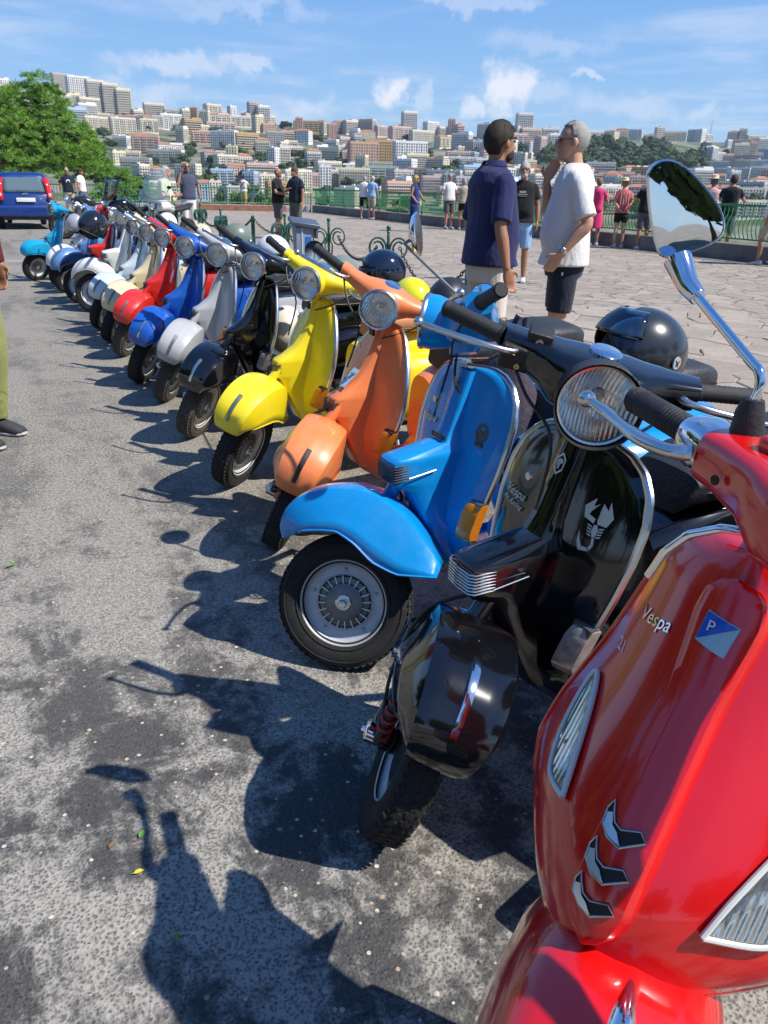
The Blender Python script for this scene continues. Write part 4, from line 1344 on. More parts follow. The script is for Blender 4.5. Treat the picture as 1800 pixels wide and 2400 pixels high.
SC['lblue'] = scooter('slate blue scooter with wheel in shade left of the navy and red one', 158, 690, v='small', col='p_lblue', steer=30, ind=None, crest=STEELG, fv='round')
SC['white2'] = scooter('white scooter at the far end with small front lamp hidden by the slate blue one', 143, 676, v='small', col='p_white', steer=35, ind=None, crest=None, fv='round')
SC['turq'] = scooter('turquoise scooter standing apart at the far left end of the row', 85, 662, v='small', col='p_turq', steer=28, head=-150, crest=None)
# ================================================================ the red modern scooter nearest the camera
def at_depth(px, py, d):
    return Vector((0, 0, HC)) + ray(px, py)*(d/FPX)


MR = MATS['p_modern_red']
r_head = R(-136); r_o = Vector((.186, .591, 0))
red = empty('scooter', r_o, r_head, 'glossy red modern scooter filling the lower right corner, chrome mirror raised', 'scooter', 'vintage scooters parked in a row')
RW = [(.48, .18), (.51, .208), (.54, .225), (.60, .232), (.66, .222), (.75, .188), (.85, .156), (.91, .134), (.945, .106), (.968, .064), (.978, 0)]
RXC = [(.45, -.098), (.50, -.098), (.56, -.110), (.62, -.138), (.70, -.200), (.80, -.278), (.90, -.338), (.98, -.378)]
RK = [(.45, .20), (.56, .20), (.66, .185), (.76, .15), (.88, .10), (.98, .05)]


def ip(t, z): return float(np.interp(z, [a for a, b in t], [b for a, b in t]))


RXs = cat_interp([(a, b) for a, b in RXC], 60); RXi = [tuple(q) for q in RXs]


def rsp(y, z, off=0.0):
    w = max(ip(RW, z), .02); u = min(1, abs(y)/w)
    x = float(np.interp(z, [q[0] for q in RXi], [q[1] for q in RXi])) - ip(RK, z)*u**1.9
    dz = .0
    return Vector((x+off, y, z+dz))


rows = []
for z in list(np.linspace(.50, .90, 26))+list(.90+.078*np.sin(np.linspace(.08, 1, 12)*math.pi/2)):
    w = ip(RW, z); rows.append([rsp(t*w, z) for t in np.sin(np.linspace(-1, 1, 41)*math.pi/2)])
g = G().grid(rows)
sh = obj('legshield', g, MR, red, None, 50, .004)
zs = list(.865+(.978-.865)*np.sin(np.linspace(0, .90, 26)*math.pi/2))
pts = [rsp(-ip(RW, z), z) for z in zs]+[rsp(0, .9775)]+[rsp(ip(RW, z), z) for z in zs[::-1]]
obj('shield_trim', G().tube([tuple(c) for c in cat_interp([p[:] for p in pts], 90)], .0085, 10), CHROME, red)
zl = list(np.linspace(.50, .865, 30))
for s in (1, -1): obj('shield_edge', G().tube([rsp(s*ip(RW, z), z)[:] for z in zl], .006, 8), MR, red)
# lower lip folding under
rows = []
for k, (dz, dx) in enumerate([(0, 0), (-.012, -.006), (-.018, -.03), (-.016, -.07)]):
    rows.append([rsp(t*ip(RW, .50), .50)+Vector((dx, 0, dz)) for t in np.linspace(-1, 1, 33)])
obj('shield_lip', G().grid(rows), MR, red, None, 60, .003)
# centre tie
TH = [(.535, .004), (.543, .018), (.556, .029), (.585, .038), (.64, .039), (.72, .036), (.80, .035), (.85, .040), (.89, .044), (.918, .040), (.932, .025), (.938, .004)]


def tiep(u, z, off=0.0):
    h = ip(TH, z); prof = [(-1.12, -.004), (-1.0, .012), (-.86, .020), (0, .025), (.86, .020), (1.0, .012), (1.12, -.004)]
    o = float(np.interp(u, [a for a, b in prof], [b for a, b in prof]))
    return rsp(u*h, z)+Vector((o*.80+off, 0, o*.55))


rows = [[tiep(u, z) for u in (-1.12, -1.03, -.98, -.86, -.5, 0, .5, .86, .98, 1.03, 1.12)] for z in list(np.linspace(.535, .585, 10))+list(np.linspace(.595, .89, 20))+list(np.linspace(.90, .938, 8))]
tie = obj('horn_cover', G().grid(rows), MR, red, None, 40)
def poly_on(fn, polys, name, m, parent, yc, zc, sx, sz, tilt=0.0):
    g = G()
    c, s = math.cos(tilt), math.sin(tilt)
    for P in polys:
        # subdivide the outline so that it follows the panel
        b = bmesh.new(); vs = [b.verts.new((x, y, 0)) for x, y in P]; b.faces.new(vs); bmesh.ops.triangulate(b, faces=b.faces[:])
        bmesh.ops.subdivide_edges(b, edges=b.edges[:], cuts=2, use_grid_fill=True); b.verts.index_update()
        V = []
        for q in b.verts:
            x, y = q.co.x*sx, q.co.y*sz; V.append(tuple(fn(yc+x*c-y*s, zc+x*s+y*c)))
        g.add(V, [tuple(w.index for w in f.verts) for f in b.faces]); b.free()
    return obj(name, g, m, parent, ang=0)


zz = list(np.linspace(.545, .93, 40))
for s_ in (1, -1): obj('panel_seam', G().tube([tiep(s_*1.16, z, .0015)[:] for z in zz], .0011, 5), mat('seam_dark', (.03, .002, .002), .8), tie)
# three chrome vents on the tie
DK = mat('vent_dark', (.006, .004, .004), .6)
VR = mat('vent_chrome_frame', (.55, .53, .45), .22, 1.0)
def tie_on(off): return lambda a, b: tiep(a, b, off)


for k, z0 in enumerate((.662, .624, .586)):
    P = [(-.86, .012), (-.80, -.002), (-.45, -.010), (.05, -.012), (.66, .002), (.42, .010), (-.12, .003), (-.42, .005), (-.60, .013), (-.74, .022)]
    v = poly_on(tie_on(.0028), [P], 'vent', DK, tie, 0, z0, 1, 1)
    loop = [tiep(a, z0+b, .003) for a, b in P]
    obj('vent_frame', G().tube([q[:] for q in loop+[loop[0]]], .0015, 6), VR, v)
    poly_on(lambda a, b, z0=z0: tiep(a, b, .0022+(z0+.030-b)*.10), [[(-.80, .009), (-.74, -.001), (-.43, -.007), (.08, -.009), (-.20, .000), (-.44, .003), (-.62, .012)]], 'vent_blade', mat('blade_sky_tint', (.70, .80, .92), .34, 1.0), v, 0, z0, 1, 1)  # satin metal, its colour tinted pale blue to stand in for reflected sky
# maker's badge: white P on blue over pale blue
BB = mat('badge_blue', (.015, .09, .55), .2, coat=.6); BP = mat('badge_pale', (.30, .55, .62), .2, coat=.6); BW = mat('badge_white', (.8, .8, .8), .3)
bz, bh = .876, .029


bg_ = poly_on(tie_on(.0025), [[(-.44, .021), (.52, .013), (.44, -.022), (-.54, -.014)]], 'badge', BP, tie, 0, bz, 1, 1)
poly_on(tie_on(.0037), [[(-.425, .020), (.50, .0125), (-.52, -.0125)]], 'badge_triangle', BB, bg_, 0, bz, 1, 1)
V, F = text_geo('P', .021, .0002)
obj('badge_letter', G().add([tuple(tiep(-.19+x/.044, bz+.0058+y*.8, .0052+z)) for x, y, z in V], F), BW, bg_, ang=0)


def script(txt, size, yc, zc, fn, tilt=0.0, ext=.0012, shear=.35, flip=1):
    """lettering laid on a panel; reads left to right seen from in front"""
    V, F = text_geo(txt, size, ext, shear); c, s = math.cos(tilt), math.sin(tilt)
    return G().add([tuple(fn(yc+(x*c-y*s), zc+(x*s+y*c)*.86)+Vector((.0045+z, 0, 0))) for x, y, z in V], F)


obj('name_script', script('Vespa', .027, -.101, .846, lambda y, z: rsp(y, z), .35, .001, .5), CHROME, sh, ang=0)
obj('number_sticker', script('21', .022, -.140, .785, lambda y, z: rsp(y, z), .35, .0005, .1), BW, sh, ang=0)
# front indicators let into the shield
for s in (1, -1):
    P = [(.084, .562), (.135, .552), (.158, .566), (.174, .61), (.176, .67), (.162, .715), (.130, .69), (.099, .615)]
    P = [(.108+(a-.084)*.95, .575+(z-.552)*.86+.012) for a, z in P] if s > 0 else [(a*.72+.045, .690+(z-.64)*.66) for a, z in P]
    loop = [rsp(s*a, z, .006) for a, z in P]; cy = sum(q.y for q in loop)/8; cz = sum(q.z for q in loop)/8; loop = [q+Vector((.007, 0, 0)) for q in loop]; c = rsp(cy, cz, .020)
    C = [Vector(q) for q in cat_interp([q[:] for q in loop+[loop[0]]], 40)]
    ind = obj('indicator', G().add([q[:] for q in C[:-1]]+[tuple(c-Vector((.010, 0, 0)))], [(i, (i+1) % 39, 39) for i in range(39)]), REFL, red, ang=30)
    obj('indicator_frame', G().tube([q[:] for q in C], .0042, 8), mat('lamp_gasket', (.62, .64, .58), .4), ind)
    rows = [[c.lerp(q, k)+Vector((.012*(1-k*k), 0, 0)) for q in C] for k in (1, .8, .5, .2, .01)]
    obj('indicator_lens', G().grid(rows), LENS, ind)
    obj('indicator_bulb', G().ell(tuple(c-Vector((.004, 0, .02))), (.006, .008, .012), 12, 8), ORNG, ind)
    if s > 0: obj('running_light', G().box(tuple(c+Vector((-.006, 0, .022))), (.006, .026, .016), bev=.001).box(tuple(c+Vector((-.012, s*.010, .048))), (.006, .022, .014), bev=.001), CHROME, ind)
# fender
fc = dict(c=[(.27, .26), (.275, .35), (.235, .44), (.14, .505), (.02, .535), (-.09, .53), (-.20, .485), (-.28, .39)], e=[(.25, .25), (.21, .28), (.15, .31), (.07, .33), (-.03, .34), (-.11, .33), (-.19, .30), (-.26, .27)], w=[.05, .095, .125, .142, .148, .146, .14, .12])
FC['modern'] = dict(c=fc['c'], e=fc['e'], w=fc['w'], ex=2.5)
N = 34; C_ = cat_interp(fc['c'], N); E_ = cat_interp(fc['e'], N); W_ = cat_interp([[w] for w in fc['w']], N)[:, 0]; rows = []
for i in range(N):
    row = []
    for j in range(31):
        t = -1+2*j/30; y = float(np.interp(abs(t), [0, .35, .55, .66, .8, 1], [0, .40, .66, .82, .95, 1])); q = float(np.interp(abs(t), [0, .35, .55, .66, .8, 1], [0, .045, .14, .28, .58, 1]))
        row.append((C_[i, 0]+(E_[i, 0]-C_[i, 0])*q, math.copysign(W_[i]*y, t), C_[i, 1]+(E_[i, 1]-C_[i, 1])*q))
    rows.append(row)
RSM = Matrix.Translation((-.045, .013, .0)) @ Matrix.Translation(AXP) @ Matrix.Rotation(R(22), 4, AXD) @ Matrix.Translation(-AXP)
fd = obj('front_fender', G().grid(rows), MR, red, RSM, 40, .004)
rows = []
for k in range(15):
    q = k/14; s = .44+.22*q; Cc = cat_interp(fc['c'], 60); i = int(s*59); p = Cc[i]+(Cc[i+1]-Cc[i])*(s*59-i); d = Cc[i+1]-Cc[i]; n = np.array([d[1], -d[0]]); n /= np.linalg.norm(n); n = n if n[1] > 0 or n[0] > 0 else -n
    w = .017*math.sin(math.pi*min(1, q*.93+.05))**.7+.0006; h = .016*math.sin(math.pi*min(1, q*.9+.08))
    rows.append([(p[0]-n[0]*.003, -w, p[1]-n[1]*.003), (p[0]+n[0]*h*.6, -w*.6, p[1]+n[1]*h*.6), (p[0]+n[0]*h, 0, p[1]+n[1]*h), (p[0]+n[0]*h*.6, w*.6, p[1]+n[1]*h*.6), (p[0]-n[0]*.003, w, p[1]-n[1]*.003)])
obj('fender_crest', G().grid(rows, cap=True), CHROME, fd, None, 60)
wheel(red, RSM @ Matrix.Translation((0.02, 0, TR)))
obj('fork', G().tube([(-.02, .09, .22), (-.08, .06, .4), (-.21, 0, .48)], .022, 10), BLKP, red, RSM)
obj('floorboard', G().box((-.70, 0, .27), (.36, .30, .05), bev=.02), MR, red)
obj('body_frame', G().loft([((x, 0, z), (0, w, 0), (0, 0, h), 2.6) for x, z, w, h in [(-.80, .5, .16, .12), (-.9, .52, .22, .18), (-1.2, .54, .24, .19), (-1.5, .55, .2, .15), (-1.65, .56, .08, .06)]], 28), MR, red)
obj('seat', G_seat_red := G().loft([((x, 0, z), (0, w, 0), (0, 0, h), 3) for x, z, w, h in [(-.78, .76, .09, .03), (-.9, .78, .14, .05), (-1.3, .80, .15, .06), (-1.5, .80, .1, .04)]], 24), SEATB, red)
wheel(red, Matrix.Translation((-1.30, 0, TR)), RUB, RIMG, 'rear_wheel')
# handlebar, steered a little: own frame at the head of the column
inv = (Matrix.Translation(r_o) @ Matrix.Rotation(r_head, 4, 'Z')).inverted()
hc = Vector((.482, .748, 1.058)); HM = inv @ Matrix.Translation(hc) @ Matrix.Rotation(R(-159), 4, 'Z') @ Matrix.Rotation(R(-6), 4, 'X')
secs = []
for y, a, b, dx, dz in [(-.190, .036, .030, -.006, .0), (-.186, .041, .035, -.006, 0), (-.15, .045, .037, -.004, .002), (-.09, .055, .042, 0, .0), (-.03, .075, .052, .012, -.004), (.03, .075, .052, .012, -.004), (.09, .055, .042, 0, 0), (.15, .045, .037, -.004, .002), (.19, .036, .03, -.006, 0)]:
    secs.append(((dx, y, dz), (a, 0, 0), (0, 0, b), 3.6))
hd = obj('headset', G().loft(secs, 32), MR, red, HM, 40)
obj('headset_cap', G().box((-.012, -.070, .046), (.058, .10, .022), bev=.008), MR, hd)
obj('screw_hole', G().lathe([(.0062, .0), (.0062, .002), (.0, .002)], 16, 'x', c=(.0522, -.128, -.002)), DK, hd)
for s in (1, -1):
    sw = obj('switch_housing', G().loft([((-.006, s*.192, 0), (.034, 0, 0), (0, 0, .030), 3), ((-.008, s*.215, .002), (.037, 0, 0), (0, 0, .033), 3.4), ((-.010, s*.240, .003), (.031, 0, 0), (0, 0, .027), 3)], 20), CHROME, red, HM, 30)
    a = Vector((-.012, s*.240, .003)); b = Vector((-.012, s*.375, .004)); pts = []; rr = []
    for k in range(44):
        q = k/43; pts.append(a.lerp(b, q)); r = .0185+.0012*(k % 2)
        if .45 < q < .82: r = .0195
        if k < 3: r = .0235
        if k > 41: r = .0165
        rr.append(r)
    obj('grip', G().tube(pts, rr, 20), GRIP, red, HM)
    P = [Vector((.032, s*.196, .0)), Vector((.052, s*.215, -.002)), Vector((.060, s*.255, -.004)), Vector((.052, s*.31, -.006)), Vector((.045, s*.355, -.006)), Vector((.046, s*.392, -.004)), Vector((.047, s*.402, -.003))]
    C = cat_interp([q[:] for q in P], 20)
    obj('lever', G().tube([tuple(c) for c in C], [.0125]*3+[.011]*6+[.009]*6+[.0075]*3+[.0095]*2, 14, sq=.8).ell((.047, s*.404, -.003), (.0135, .0135, .0125), 16, 10), ALUD, red, HM)
# mirror on a bent chrome stalk
base = HM @ Vector((-.016, -.166, .042))
inv_pt = lambda p: inv @ p
bw = Matrix(inv.inverted()) @ base
top = at_depth(1714, 905, 1.0)
top = Vector((bw.x+.004, bw.y+.0, bw.z+.065)); foot = at_depth(1612, 668, 1.05); neck = at_depth(1588, 606, 1.06)
obj('mirror_boot', G().tube([inv_pt(bw-Vector((0, 0, .012))), inv_pt(bw+Vector((-.001, .0, .02))), inv_pt(bw+Vector((.0, .0, .036)))], [.021, .017, .0125], 16), BLKP, red)
pts = [bw+Vector((0, 0, .03)), top-Vector((0, 0, .012)), top.lerp(foot, .04), top.lerp(foot, .12), top.lerp(foot, .5), foot]
obj('mirror_stalk', G().tube([inv_pt(Vector(c)) for c in cat_interp([p[:] for p in pts], 24)], .0062, 14), CHROME, red)
obj('mirror_collar', G().tube([inv_pt(foot.lerp(top, .16)), inv_pt(foot.lerp(top, .15)), inv_pt(foot), inv_pt(neck)], [.0095, .0115, .0145, .019], 18), CHROME, red)
mc = at_depth(1603, 492, 1.07)
n = (Vector((0, 0, HC+.02))-mc).normalized(); n = (n+Vector((.35, 0, .0))).normalized()
up = (Vector((0, 0, 1))-n*n.z).normalized(); rt = up.cross(n).normalized()
outl = [(a*1.08, b*.90-.003) for a, b in [(-.055, .052), (-.050, .066), (-.034, .074), (-.014, .068), (.006, .052), (.026, .032), (.044, .008), (.054, -.016), (.052, -.034), (.038, -.048), (.014, -.060), (-.010, -.067), (-.024, -.064), (-.032, -.048), (-.042, -.016), (-.050, .02)]]
C = cat_interp([(a, b) for a, b in outl+[outl[0]]], 64)[:-1]
M4 = Matrix((( -rt.x*-1, up.x, n.x, mc.x), (-rt.y*-1, up.y, n.y, mc.y), (-rt.z*-1, up.z, n.z, mc.z), (0, 0, 0, 1)))
LMm = inv @ M4
rows = [[(a*k, b*k, z) for a, b in C] for k, z in ((.10, -.034), (.45, -.031), (.75, -.022), (.93, -.010), (1.0, .001), (1.0, .006), (.965, .0075))]
mh = obj('mirror_shell', G().grid(rows, cv=True), CHROME, red, LMm, 60)
rows = [[(a*k*.965, b*k*.965, .0052+.002*(1-k*k)) for a, b in C] for k in (1, .75, .5, .25, .02)]
obj('mirror_glass', G().grid(rows, cv=True), mat('mirror_silver', (.80, .82, .82), .015, 1.0), mh, None, 60)
# ================================================================ stickers, badges, odd parts of the others
ex, SMx = SC['black']
STK = mat('sticker_silver', (.62, .65, .56), .4)


def on_shield(v, off=.0035): return lambda y, z: shp(v, y, z, off)


scor = [[(-.05, .18), (.08, .20), (.16, .06), (.10, -.16), (-.02, -.20), (-.10, -.02)],                    # body
        [(-.10, .20), (-.52, .30), (-.60, .62), (-.22, .92), (-.26, .66), (-.02, .80), (-.30, .52), (-.36, .42), (-.06, .34)],   # left claw
        [(.06, .22), (.44, .22), (.62, .52), (.36, .94), (.34, .68), (.10, .84), (.34, .54), (.36, .42), (.02, .33)],            # right claw
        [(.00, -.22), (.10, -.18), (.14, -.40), (.02, -.58), (-.06, -.50), (.02, -.40)],
        [(.00, -.60), (-.08, -.52), (-.30, -.52), (-.36, -.66)], [(-.38, -.68), (-.32, -.54), (-.46, -.36), (-.56, -.10), (-.56, -.44), (-.48, -.60)]]
for k in range(4):
    z = .12-.085*k
    scor.append([(.17-.01*k, z), (.38-.02*k, z+.05), (.37-.02*k, z+.005), (.17-.01*k, z-.045)])
    scor.append([(-.12+.01*k, z), (-.32+.02*k, z+.03), (-.31+.02*k, z-.012), (-.12+.01*k, z-.045)])
poly_on(on_shield('px'), scor, 'scorpion_sticker', STK, ex, .120, .735, .066, .072, .10)


def hex_badge(parent, v, zc, m1, m2, s=.019):
    fn = lambda y, z: Vector((float(np.interp(z, [.725, .80, .893], [-.315, -.340, -.375])), y, z))
    H = [(math.sin(R(60*k))*.85, math.cos(R(60*k))) for k in range(6)]; Hi = [(a*.78, b*.78) for a, b in H]
    ring = [[H[k], H[(k+1) % 6], Hi[(k+1) % 6], Hi[k]] for k in range(6)]
    b = poly_on(fn, ring, 'hex_badge', m1, parent, 0, zc, s, s*1.25)
    poly_on(fn, [[(-.05, -.6), (.08, -.6), (.08, .0), (.40, .12), (.40, .45), (.0, .58), (-.42, .35), (-.42, .0), (-.28, .0), (-.28, .28), (.0, .42), (.25, .33), (.25, .2), (-.05, .08)]], 'badge_sign', m2, b, 0, zc, s, s)
    return b


hex_badge(ex, 'px', .845, BW, BW)
obj('name_script', script('Vespa', .034, -.15, .72, on_shield('px', .002), -.05, .0006, .4), STK, ex, ang=0)
obj('model_script', script('PX Racing', .020, -.15, .695, on_shield('px', .002), -.05, .0006, .4), STK, ex, ang=0)
# its hooded lamp, flat black yoke with bolts, mirror clamp
blk = MATS['p_black']
obj('lamp_hood', G().lathe([(.082, -.02), (.083, .03), (.085, .045), (.0835, .046), (.081, .03)], 40, 'x'), BLKP, ex, SMx @ lampM('px'))
yk = obj('yoke_plate', G().box((HS[0]-.006, -.150, HS[1]+.006), (.062, .11, .052), bev=.006).box((HS[0]-.016, -.135, HS[1]+.048), (.052, .052, .036), bev=.004), BLKP, ex, SMx)
obj('bolt', G().lathe([(.0, .0), (.008, 0), (.008, .005), (.004, .005), (.004, .002), (0, .002)], 16, 'x', c=(HS[0]+.010, -.135, HS[1]+.048)), ALU, yk)
for q in (-.118, -.165): obj('bolt', G().lathe([(.006, 0), (.006, .006), (.003, .006), (.003, .002), (0, .002)], 12, 'x', c=(HS[0]+.026, q, HS[1]-.006)), mat('brass_bolt', (.6, .5, .25), .3, 1.0), yk)
# headset housings
eb, SMb = SC['blue']
bdg = mat('gear_badge', (.16, .12, .06), .4, .7, bump=.4, bscale=200)
gr = []
for k in range(20):
    a = 2*math.pi*k/20; b = a+.11; c2 = a+.2
    gr += [[(math.cos(a), math.sin(a)), (math.cos(b), math.sin(b)), (1.18*math.cos(b), 1.18*math.sin(b)), (1.18*math.cos(a), 1.18*math.sin(a))]]
disc = [(math.cos(2*math.pi*k/24), math.sin(2*math.pi*k/24)) for k in range(24)]
ring = [[disc[k], disc[(k+1) % 24], (disc[(k+1) % 24][0]*.74, disc[(k+1) % 24][1]*.74), (disc[k][0]*.74, disc[k][1]*.74)] for k in range(24)]
gb = poly_on(on_shield('px', .004), gr+ring, 'gear_badge', bdg, eb, .125, .735, .025, .025)
poly_on(on_shield('px', .0045), [[(-.5, -.9), (.5, -.9), (.5, -.6), (-.5, -.6)], [(-.62, -.25), (-.30, .52), (.05, .1), (.35, .5), (.6, -.2), (.2, -.5), (-.2, -.5)]], 'badge_figure', bdg, gb, .125, .735, .025, .025)
obj('badge_plate', G().box(tuple(shp('px', .125, .703, .004)), (.003, .036, .010)), bdg, gb, ang=0)
hex_badge(eb, 'px', .855, mat('badge_dull', (.10, .16, .22), .3, .5), mat('badge_dull', (.1, .16, .22)), .015)
obj('name_script', script('Vespa', .036, -.15, .72, on_shield('px', .002), -.05, .001, .4), ALUD, eb, ang=0)
V, F = text_geo('PIAGGIO', .011, .0004, 0, 1.25)
pl = obj('name_plate', G().box((-.303, 0, .703), (.004, .070, .014)), BLKP, eb)
obj('plate_lettering', G().add([(-.300, x*.8, .703+y) for x, y, z in V], F), ALU, pl, ang=0)
for e_, v_ in ((SC['black'], 0), (SC['blue'], 0)):
    obj('side_strip', G().tube([(-.17, .0635, .608), (-.26, .064, .622)], .0018, 5), ALUD, e_[0])
# cables and mirrors of the blue one
Mi = (Matrix.Translation(eb.location) @ eb.rotation_euler.to_matrix().to_4x4()).inverted()
c1 = at_depth(1133, 697, 2.34)
b1 = Mi.inverted() @ (SMb @ Vector((HS[0], .10, HS[1]+.05)))
mirror(eb, Mi @ b1, Mi @ c1, (Mi.to_3x3() @ Vector((-.15, -1, .05))), .042, None, True, True)
c2 = at_depth(977, 550, 2.45); b2 = Mi.inverted() @ (SMb @ Vector((HS[0]+.0, -.14, HS[1]+.05)))
k2 = at_depth(948, 572, 2.43)
st = obj('mirror_stalk', G().tube([Mi @ b2, Mi @ b2.lerp(k2, .95), Mi @ k2, Mi @ c2], .0052, 8), STEELG, eb)
q = (Mi.to_3x3() @ Vector((.97, -.20, .12))).to_track_quat('X', 'Z').to_matrix().to_4x4(); hM = Matrix.Translation(Mi @ c2) @ q
obj('mirror_shell', G().lathe([(0, -.024), (.035, -.020), (.06, -.008), (.069, .004), (.066, .007), (0, .007)], 32, 'x'), CHROME, st, hM)
obj('control_cables', G().tube([tuple(c) for c in cat_interp([(SMb @ Vector((HS[0]+.03, -.15, HS[1]-.02)))[:], (SMb @ Vector((HS[0]+.05, -.06, HS[1]-.08)))[:], (-.34, .02, .86), (-.40, .0, .80)], 14)], .004, 6), BLKP, eb)
# round mirror of the yellow one
ey, SMy = SC['yellow']; My = (Matrix.Translation(ey.location) @ ey.rotation_euler.to_matrix().to_4x4()).inverted()
mirror(ey, SMy @ Vector((HS[0]-.03, .16, HS[1]+.02)), My @ at_depth(737, 588, 4.3), My.to_3x3() @ Vector((.2, -1, .1)), .055)
# white flash on the navy and red one
en, SMn = SC['navy']
poly_on(on_shield('px', .004), [[(-1, -1), (.6, -1), (1, 1), (-.6, 1)]], 'white_flash', mat('badge_white', (.8, .8, .8)), en, -.10, .66, .02, .09)
poly_on(on_shield('px', .003), [[(-1, -1), (1, -1), (1, 1), (-1, 1)]], 'red_panel', MATS['p_red'], en, -.155, .66, .125, .20)
er, _ = SC['red']
poly_on(on_shield('small', .004), [[(-.8, -1), (.2, -.8), (.6, .2), (.1, 1), (-.2, .2), (-.7, .4)]], 'white_sticker', mat('badge_white', (.8, .8, .8)), er, .16, .69, .035, .06)
eo, _ = SC['orange']
stick = obj('paper_sticker', G().add([(-.300, -.024, .715), (-.300, .024, .715), (-.235, .024, .652), (-.235, -.024, .652)], [(0, 1, 2, 3)]), mat('sticker_paper', (.45, .55, .60), .5), eo, ang=0)
stick.location = (.012, 0, .008)
obj('sticker_bars', G().box((-.280, .008, .702), (.012, .016, .006)).box((-.255, -.006, .678), (.010, .020, .006)), mat('sticker_blue', (.05, .22, .40), .5), stick, ang=0)
# tan backpack strap bag: dark bag hung behind the blue legshield
bagm = mat('bag_cloth', (.045, .035, .052), .85, var=.25, vscale=12, bump=.6, bscale=45)
bag2 = mat('bag_mesh', (.016, .016, .018), .7, var=.2, bump=.6, bscale=300)
pip = mat('bag_piping', (.50, .50, .50), .6)
bp = at_depth(1165, 945, 2.50)
bag = empty('backpack', (bp.x+.02, bp.y+.03, .50), R(-150), 'dark purple and black backpack hanging behind the bright blue legshield', 'backpack')
secs = [((.0, 0, -.02), (.05, 0, 0), (0, .10, 0), 3), ((.0, 0, .0), (.075, 0, 0), (0, .135, 0), 3), ((.0, 0, .16), (.085, 0, 0), (0, .14, 0), 3), ((-.005, .0, .28), (.07, 0, 0), (0, .125, 0), 2.8), ((-.01, 0, .36), (.04, 0, 0), (0, .09, 0), 2.5), ((-.012, 0, .385), (.015, 0, 0), (0, .05, 0), 2)]
obj('bag_body', G().loft(secs, 26), bagm, bag, None, 50)
pk = obj('front_pocket', G().loft([((.06, 0, .02), (.035, 0, 0), (0, .10, 0), 3), ((.075, 0, .10), (.045, 0, 0), (0, .11, 0), 3), ((.06, 0, .20), (.03, 0, 0), (0, .08, 0), 2.6), ((.045, 0, .23), (.012, 0, 0), (0, .05, 0), 2)], 22), bag2, bag, None, 50)
obj('piping', G().tube([tuple(c) for c in cat_interp([(.06, .12, .02), (.085, .115, .10), (.085, .09, .2), (.075, .0, .26), (.085, -.09, .2), (.085, -.115, .10), (.06, -.12, .02)], 40)], .004, 6), pip, pk)
obj('strap', G().tube([(-.02, .05, .37), (-.05, .02, .50), (-.06, -.03, .50), (-.02, -.06, .37)], .013, 8, sq=.4), bagm, bag)
obj('zip_pull', G().tube([(.088, .04, .235), (.095, .045, .20)], .004, 6), BLKP, bag)

# ================================================================ helmets
def helmet(label, P, rz, col, shell='open', visor=None, tilt=0.0, r=.128, text=None, rimm=None, roll=0.0, extra=None):
    e = empty('helmet', P, R(rz), label, 'helmet', 'helmets left on the scooters'); T = Matrix.Rotation(R(tilt), 4, 'Y') @ Matrix.Rotation(R(roll), 4, 'X')
    rows = []; n = 40
    # shell: dome cut by a face opening in front
    for i in range(19):
        row = []
        for j in range(n):
            a = 2*math.pi*j/n-math.pi; f = math.cos(a)       # a=0 faces +x
            low = -62 if abs(a) > 1.2 else (-62+(92)*(0.5+0.5*math.cos(a/1.2*math.pi))**.35)
            if shell == 'bowl': low = -8 if abs(a) < 1.3 else -28
            el = R(90-(90-low)*i/18)
            k = 1.0+.06*(f if f > 0 else -f*.6)
            row.append((r*1.08*k*math.cos(el)*math.cos(a), r*.95*math.cos(el)*math.sin(a), r*1.02*math.sin(el)))
        rows.append(row)
    obj('shell', G().grid(rows, cv=True), col, e, T, 60, .008)
    obj('rim', G().tube([rows[-1][j] for j in range(n)]+[rows[-1][0]], .0055, 6), rimm or BLKP, e, T)
    obj('lining', G().ell((0, 0, -.005), (r*.93, r*.84, r*.9), 20, 12, lo=-40, hi=90), mat('helmet_lining', (.02, .02, .022), .95), e, T)
    if visor:
        vr = []
        for i in range(9):
            el = R(20+38*i/8) if visor[1] else R(-35+45*i/8)
            vr.append([(r*1.22*math.cos(el)*math.cos(a), r*1.08*math.cos(el)*math.sin(a), r*1.15*math.sin(el)) for a in np.linspace(-1.15, 1.15, 19)])
        obj('visor', G().grid(vr), visor[0], e, T, 60, .002)
    for s in (1, -1):
        bo = obj('side_boss', G().lathe([(0, .0), (.022, 0), (.024, -.004), (.026, -.010)], 24, 'y', c=(.015, s*0, -.01)), rimm or BLKP, e, T @ Matrix.Translation((0, s*r*.965, 0)) @ Matrix.Scale(s, 4, (0, 1, 0)))
    if text:
        V, F = text_geo(text, .040, .0008); c = []
        for x, y, z in V:
            a = R(-95)+x/(r*.98); el = (y-.02)/(r*1.0)
            c.append(((r*1.075+.007+z)*1.06*math.cos(el)*math.cos(a), (r*.955+.007+z)*math.cos(el)*math.sin(a), r*1.03*math.sin(el)))
        obj('lettering', G().add(c, F), BLKP, e, T, 0)
    return e, T


